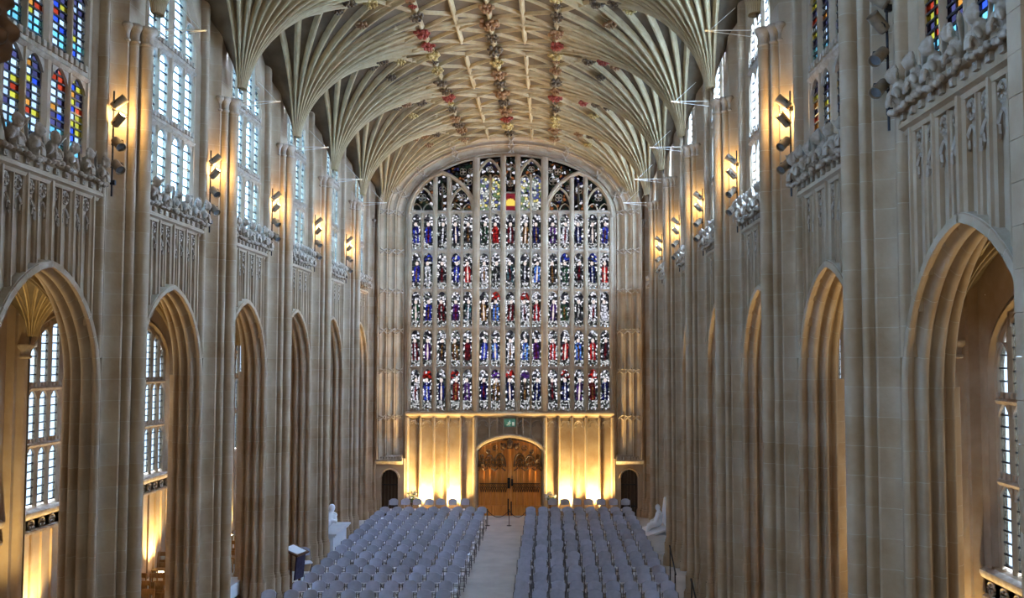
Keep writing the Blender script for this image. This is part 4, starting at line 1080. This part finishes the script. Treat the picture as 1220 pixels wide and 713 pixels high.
sea = figure([((.08, 0, .95, .15), (.12, 0, 1.20, .14)), ((.05, .08, .92, .11), (-.22, .10, .82, .085)), ((.05, -.08, .92, .11), (-.22, -.10, .82, .085)), ((-.22, .10, .82, .08), (-.30, .10, .62, .06)), ((-.22, -.10, .82, .08), (-.30, -.10, .62, .06)),
              ((.1, .17, 1.22, .06), (-.02, .22, 1.0, .05)), ((-.02, .22, 1.0, .05), (-.16, .12, .98, .04)), ((.1, -.17, 1.22, .06), (-.02, -.22, 1.0, .05)), ((-.02, -.22, 1.0, .05), (-.16, -.12, .98, .04)), ((.12, 0, 1.25, .06), (.1, 0, 1.38, .055))],
             None, [((.07, 0, 1.46), (.095, .085, .12))], 'seated_figure')
inst('seated_figure', sea, 'marble', T)

# ---- handrails by the right piers
def rail(x, y, label):
    H = tag(empty('handrail', None, (x, y, 0)), label, 'handrail')
    MB().tube([(0, -.75, .62), (0, -.6, .68), (0, .45, 1.12), (.0, .55, 1.16)], .022, 8).build('rail', 'iron', H)
    MB().tube([(0, .45, 0), (0, .45, 1.12)], .018, 8).build('post', 'iron', H); MB().tube([(0, -.6, 0), (0, -.6, .68)], .018, 8).build('post', 'iron', H)
rail(5.22, 26.9, 'dark sloping handrail beside the pier nearer the seated marble monument')
rail(5.22, 22.8, 'dark sloping handrail at the pier farther from the marble monuments')

# ---- table with white cloth in the left aisle
T = tag(empty('cloth_table', None, (-6.98, 24.75, 0)), 'dark table under a white cloth between two left piers', 'table')
tb = MB().box(-.42, .42, -.55, .55, .72, .755); tb.box(-.425, .425, -.56, -.548, .45, .755); tb.box(.42, .432, -.56, .56, .40, .755); tb.box(-.432, -.42, -.56, .56, .45, .755); tb.box(-.425, .425, .548, .56, .45, .755)
tb.build('tablecloth', 'cloth', T, smooth=0)
for sx in (-1, 1):
    for sy in (-1, 1): MB().prism([(-.03, -.03), (.03, -.03), (.03, .03), (-.03, .03)], lambda a, b, h: (sx * .36 + a, sy * .48 + b, h), 0, .72).build('leg', 'oak_dark', T, smooth=0)
MB().box(-.36, .36, -.48, .48, .1, .6).build('under_hanging', 'dark_cloth', T, smooth=0)

# ---- wooden chairs in the left aisle
me_ws = MB().box(-.21, .21, -.20, .20, .43, .46).mesh('seat', 0)
lg = MB().prism([(-.018, -.018), (.018, -.018), (.018, .018), (-.018, .018)], lambda a, b, h: (a, b, h), 0, .43).mesh('leg', 0)
lp = MB().rings([[(a, b + d, z) for a, b in ((-.018, -.018), (.018, -.018), (.018, .018), (-.018, .018))] for d, z in ((0, 0), (0, .45), (.06, .90))], True, True).mesh('leg', 0)
def slat(z0, z1, d): return MB().rings([[(-.19 + .38 * i / 6, .19 + d + .03 * (1 - (i / 3 - 1) ** 2) + q, z) for q, z in ((0, z0), (0, z1), (.016, z1), (.016, z0))] for i in range(7)], True, True).mesh('back_slat', 0)
sl = [slat(.78, .90, .04), slat(.60, .67, .015)]
wc0 = empty('wooden_chair'); inst('seat', me_ws, 'wood', wc0)
for sx in (-1, 1): inst('leg', lg, 'wood', wc0, (sx * .18, -.17, 0)); inst('leg', lp, 'wood', wc0, (sx * .18, .18, 0))
for m_ in sl: inst('back_slat', m_, 'wood', wc0)
inst('book_box', MB().box(-.19, .19, .20, .28, .46, .60).mesh('book_box', 0), 'wood', wc0)
first = True
for y0, n, lab, grp in ((22.3, 4, 'wooden slatted chair before the cloth table, %s row towards the table, %s from the piers', 'aisle chairs before the cloth table'), (27.6, 4, 'wooden slatted chair beyond the cloth table, %s row from the table, %s from the piers', 'aisle chairs beyond the cloth table')):
    for r in range(n):
        for i in range(4):
            x = -8.35 - .47 * i; y = y0 + .85 * r
            if first: c = wc0; c.location = (x, y, 0); first = False
            else: c = dup(wc0, (x, y, 0), random.gauss(0, .02))
            tag(c, lab % (ORD[r], ORD[i]), 'chair', grp)

# ---- lamps: spotlight clusters high on the piers
canm = MB().lathe([(.055, -.14), (.075, -.12), (.078, .10), (.085, .13), (.078, .13), (.07, .10)], n=14, caps=False); canm.lathe([(0.001, -.14), (.055, -.14)], n=14, caps=False)
can_me = canm.mesh('lamp_can', 40); lens_me = MB().lathe([(.001, .09), (.07, .095)], n=14, caps=False).mesh('lens', 0)
yoke_me = MB().tube([(0, .085, 0), (0, .10, -.04), (0, 0, -.17), (0, -.10, -.04), (0, -.085, 0)], .010, 5).mesh('yoke', 40)
pole_me = MB().tube([(0, 0, -1.0), (0, 0, .85)], .016, 6); pole_me.box(-.02, .06, -.03, .03, -.8, -.72); pole_me.box(-.02, .06, -.03, .03, .5, .58); pole_me = pole_me.mesh('pole', 40)
def cluster(s, k, lit):
    y = PY(k) - .56; x = s * (HALF + .30); z = 10.45
    nm = 'lectern-side' if s < 0 else 'handrail-side'
    C = tag(empty('spotlight_cluster', None, (x, y, z)), ('lit' if lit else 'unlit') + ' spotlight cluster on the %s %s pier from the great stained glass window' % (ORD[k - 1], nm), 'spotlight', 'pier spotlights, %s wall' % nm)
    pm = inst('pole', pole_me, 'iron', C, (s * .12, 0, 0))
    for i, (dz, up) in enumerate(((.62, 1), (.32, 1), (-.10, 0), (-.50, 0))):
        d = Vector((-s * .8, -.3 if i else .3, .75)) if up else Vector((-s * .75, -.55, -.75))
        q = Vector((0, 0, 1)).rotation_difference(d.normalized())
        c = inst('lamp_can', can_me, 'can', C, (-s * .02, -.10, dz)); c.rotation_mode = 'QUATERNION'; c.rotation_quaternion = q
        inst('lens', lens_me, 'lit' if (up and lit) else 'lens_off', c); inst('yoke', yoke_me, 'iron', c)
        if up and lit:
            p = Vector((x - s * .02, y - .10, z + dz)) + d.normalized() * .14
            tgt = (-s * .3, y + (1.2 if i == 0 else -2.0), 16.3)
            light('vault_spot', 'SPOT', p, 420 * LAMP, (1.0, .72, .33), tgt, .06, 40, .9)
    if lit:
        light('spill_lamp', 'POINT', (x - s * .03, y - .02, z + .42), 30 * LAMP, (1.0, .72, .32), size=.05)
for k in range(1, 7):
    cluster(-1, k, True) if k < 6 else None
    cluster(1, k, k < 6)

# ---- thin rod brackets at the shaft capitals
def bracket(s, k):
    B = tag(empty('rod_bracket', None, (s * (HALF - .08), PY(k), ZCAP)), 'thin pale rod bracket at the %s %s shaft capital from the great window' % (ORD[k - 1], 'lectern-side' if s < 0 else 'handrail-side'), 'bracket', 'rod brackets, %s wall' % ('lectern-side' if s < 0 else 'handrail-side'))
    MB().tube([(0, 0, 0), (-s * .85, -.05, -.02)], .010, 5).build('rod', 'pale_metal', B); MB().tube([(0, 0, -.12), (-s * .85, -.05, -.03)], .007, 5).build('rod', 'pale_metal', B)
    MB().tube([(-s * .80, -.05, -.02), (-s * .25, .35, .55)], .006, 5).build('stay', 'pale_metal', B); MB().ball((-s * .87, -.05, -.02), (.03, .02, .02)).build('tip', 'pale_metal', B)
for k in range(1, 6): bracket(-1, k); bracket(1, k)

# ---- floor uplighters
upm = MB().box(-.13, .13, -.09, .09, 0, .06); upm.prism([(-.11, .06), (.11, .06), (.14, .16), (-.14, .16)], lambda a, b, h: (a, h, b), -.07, .07); up_body = upm.mesh('housing', 0)
up_lens = MB().box(-.125, .125, -.06, .06, .158, .166).mesh('lens', 0)
def uplight(x, y, power, label, group, tx, ty, angle=110):
    U = tag(empty('floor_uplighter', None, (x, y, 0)), label, 'lamp', group)
    inst('housing', up_body, 'iron', U); inst('lens', up_lens, 'lit', U)
    light('uplight', 'SPOT', (x, y, .20), power * LAMP, (1.0, .74, .31), (tx, ty, 4.0), .08, angle, .9)
for i, x in enumerate((-3.62, -2.4, 2.4, 3.62)):
    uplight(x, YW - .45, 1500, 'floor uplighter washing the end wall, %s the carved door on the %s side' % ('nearer' if abs(x) < 3 else 'farther from', 'lectern' if x < 0 else 'handrail'), 'floor lamps at the end wall', x * .98, YW + .1)
for s in (-1, 1):
    for b in range(2, 8):
        xw = aw[s][1]; dy = {4: -1.5, 3: .6, 2: 1.9}.get(b, .6) if s < 0 else 1.75
        uplight(s * (xw - .38), BC(b) + dy, 900, 'floor uplighter in the %s aisle below its %s window from the end wall' % ('wooden-chair' if s < 0 else 'empty', ORD[b - 1]), 'aisle floor lamps', s * (xw - .15), BC(b) + dy, 100)

# ---- flowers by the door, exit sign, rope barrier
def flowers(x, y, label, h=.55):
    F = tag(empty('flower_arrangement', None, (x, y, 0)), label, 'flowers')
    MB().lathe([(.12, 0), (.13, .03), (.04, .10), (.035, h - .1), (.12, h), (.10, h + .02)], n=12).build('pedestal', 'oak_dark', F)
    lf = MB(); fl = MB(); rr = random.Random(x)
    for i in range(26):
        a = rr.uniform(0, 2 * pi); q = rr.uniform(.02, .24); z = h + .1 + rr.uniform(0, .42) * (1.1 - q * 2)
        (fl if i % 3 else lf).ball((q * cos(a), q * sin(a), z), (.055, .055, .045) if i % 3 else (.09, .03, .03), Matrix.Rotation(a, 3, 'Z'), n=6, m=4)
        lf.tube([(0, 0, h), (q * cos(a), q * sin(a), z)], .006, 4)
    fl.build('blossoms', 'flower', F, smooth=60); lf.build('foliage', 'leaf', F, smooth=60)
flowers(-4.05, 38.95, 'white flower arrangement on stand beside the lectern-side small door', .62)
flowers(1.72, 38.95, 'white flower arrangement on stand beside the carved oak door', .62)
E = tag(empty('exit_sign', None, (0, YW - .20, 3.76)), 'green emergency exit sign with white running figure above the oak door', 'sign')
MB().box(-.24, .24, -.03, .06, 0, .34).build('sign_box', 'sign_green', E, smooth=0)
pg = MB(); yy = -.036
pg.box(.10, .19, yy, yy + .006, .05, .20); pg.ball((-.01, yy, .22), (.022, .005, .022), n=10, m=4)
pg.tube([(-.02, yy, .19), (-.05, yy, .12)], .018, 5); pg.tube([(-.05, yy, .12), (.0, yy, .10), (-.02, yy, .05)], .012, 5); pg.tube([(-.05, yy, .12), (-.09, yy, .08), (-.14, yy, .07)], .012, 5)
pg.tube([(-.02, yy, .185), (.03, yy, .15), (.05, yy, .17)], .010, 5); pg.tube([(-.02, yy, .185), (-.08, yy, .18), (-.10, yy, .14)], .010, 5)
pg.build('pictogram', 'sign_white', E)
B = tag(empty('rope_barrier', None, (0, 37.2, 0)), 'low rope barrier on three thin posts across the aisle before the oak door', 'barrier')
for x in (-.78, .08, .78):
    MB().lathe([(.10, 0), (.10, .012), (.012, .03), (.012, .62), (.022, .64), (.001, .66)], (x, 0, 0), 10).build('post', 'iron', B)
for a, b in ((-.78, .08), (.08, .78)):
    MB().tube([(a + (b - a) * t / 10, 0, .60 - .26 * (1 - (t / 5 - 1) ** 2)) for t in range(11)], .012, 5).build('rope', 'iron', B)

# ---- dark carved post of the screen beside the camera
S = tag(empty('carved_screen_post', None, (.405, 2.05, 0)), 'dark carved oak post with leafy crocket at the edge of the view', 'post')
MB().prism([(-.05, -.05), (.05, -.05), (.05, .05), (-.05, .05)], lambda a, b, h: (a - .06, b, h), 0, 9.2).build('shaft', 'oak_dark', S, smooth=0)
ck = MB(); rr = random.Random(3)
for i in range(22):
    t = i / 21; ck.ball((-.02 + .065 * sin(pi * t) * rr.uniform(.5, 1.1), rr.uniform(-.05, .05), 7.27 + .26 * t), (rr.uniform(.02, .04), rr.uniform(.02, .035), rr.uniform(.015, .03)), n=6, m=5)
inst('crocket', fused(ck, 'crocket', .008), 'oak_dark', S)
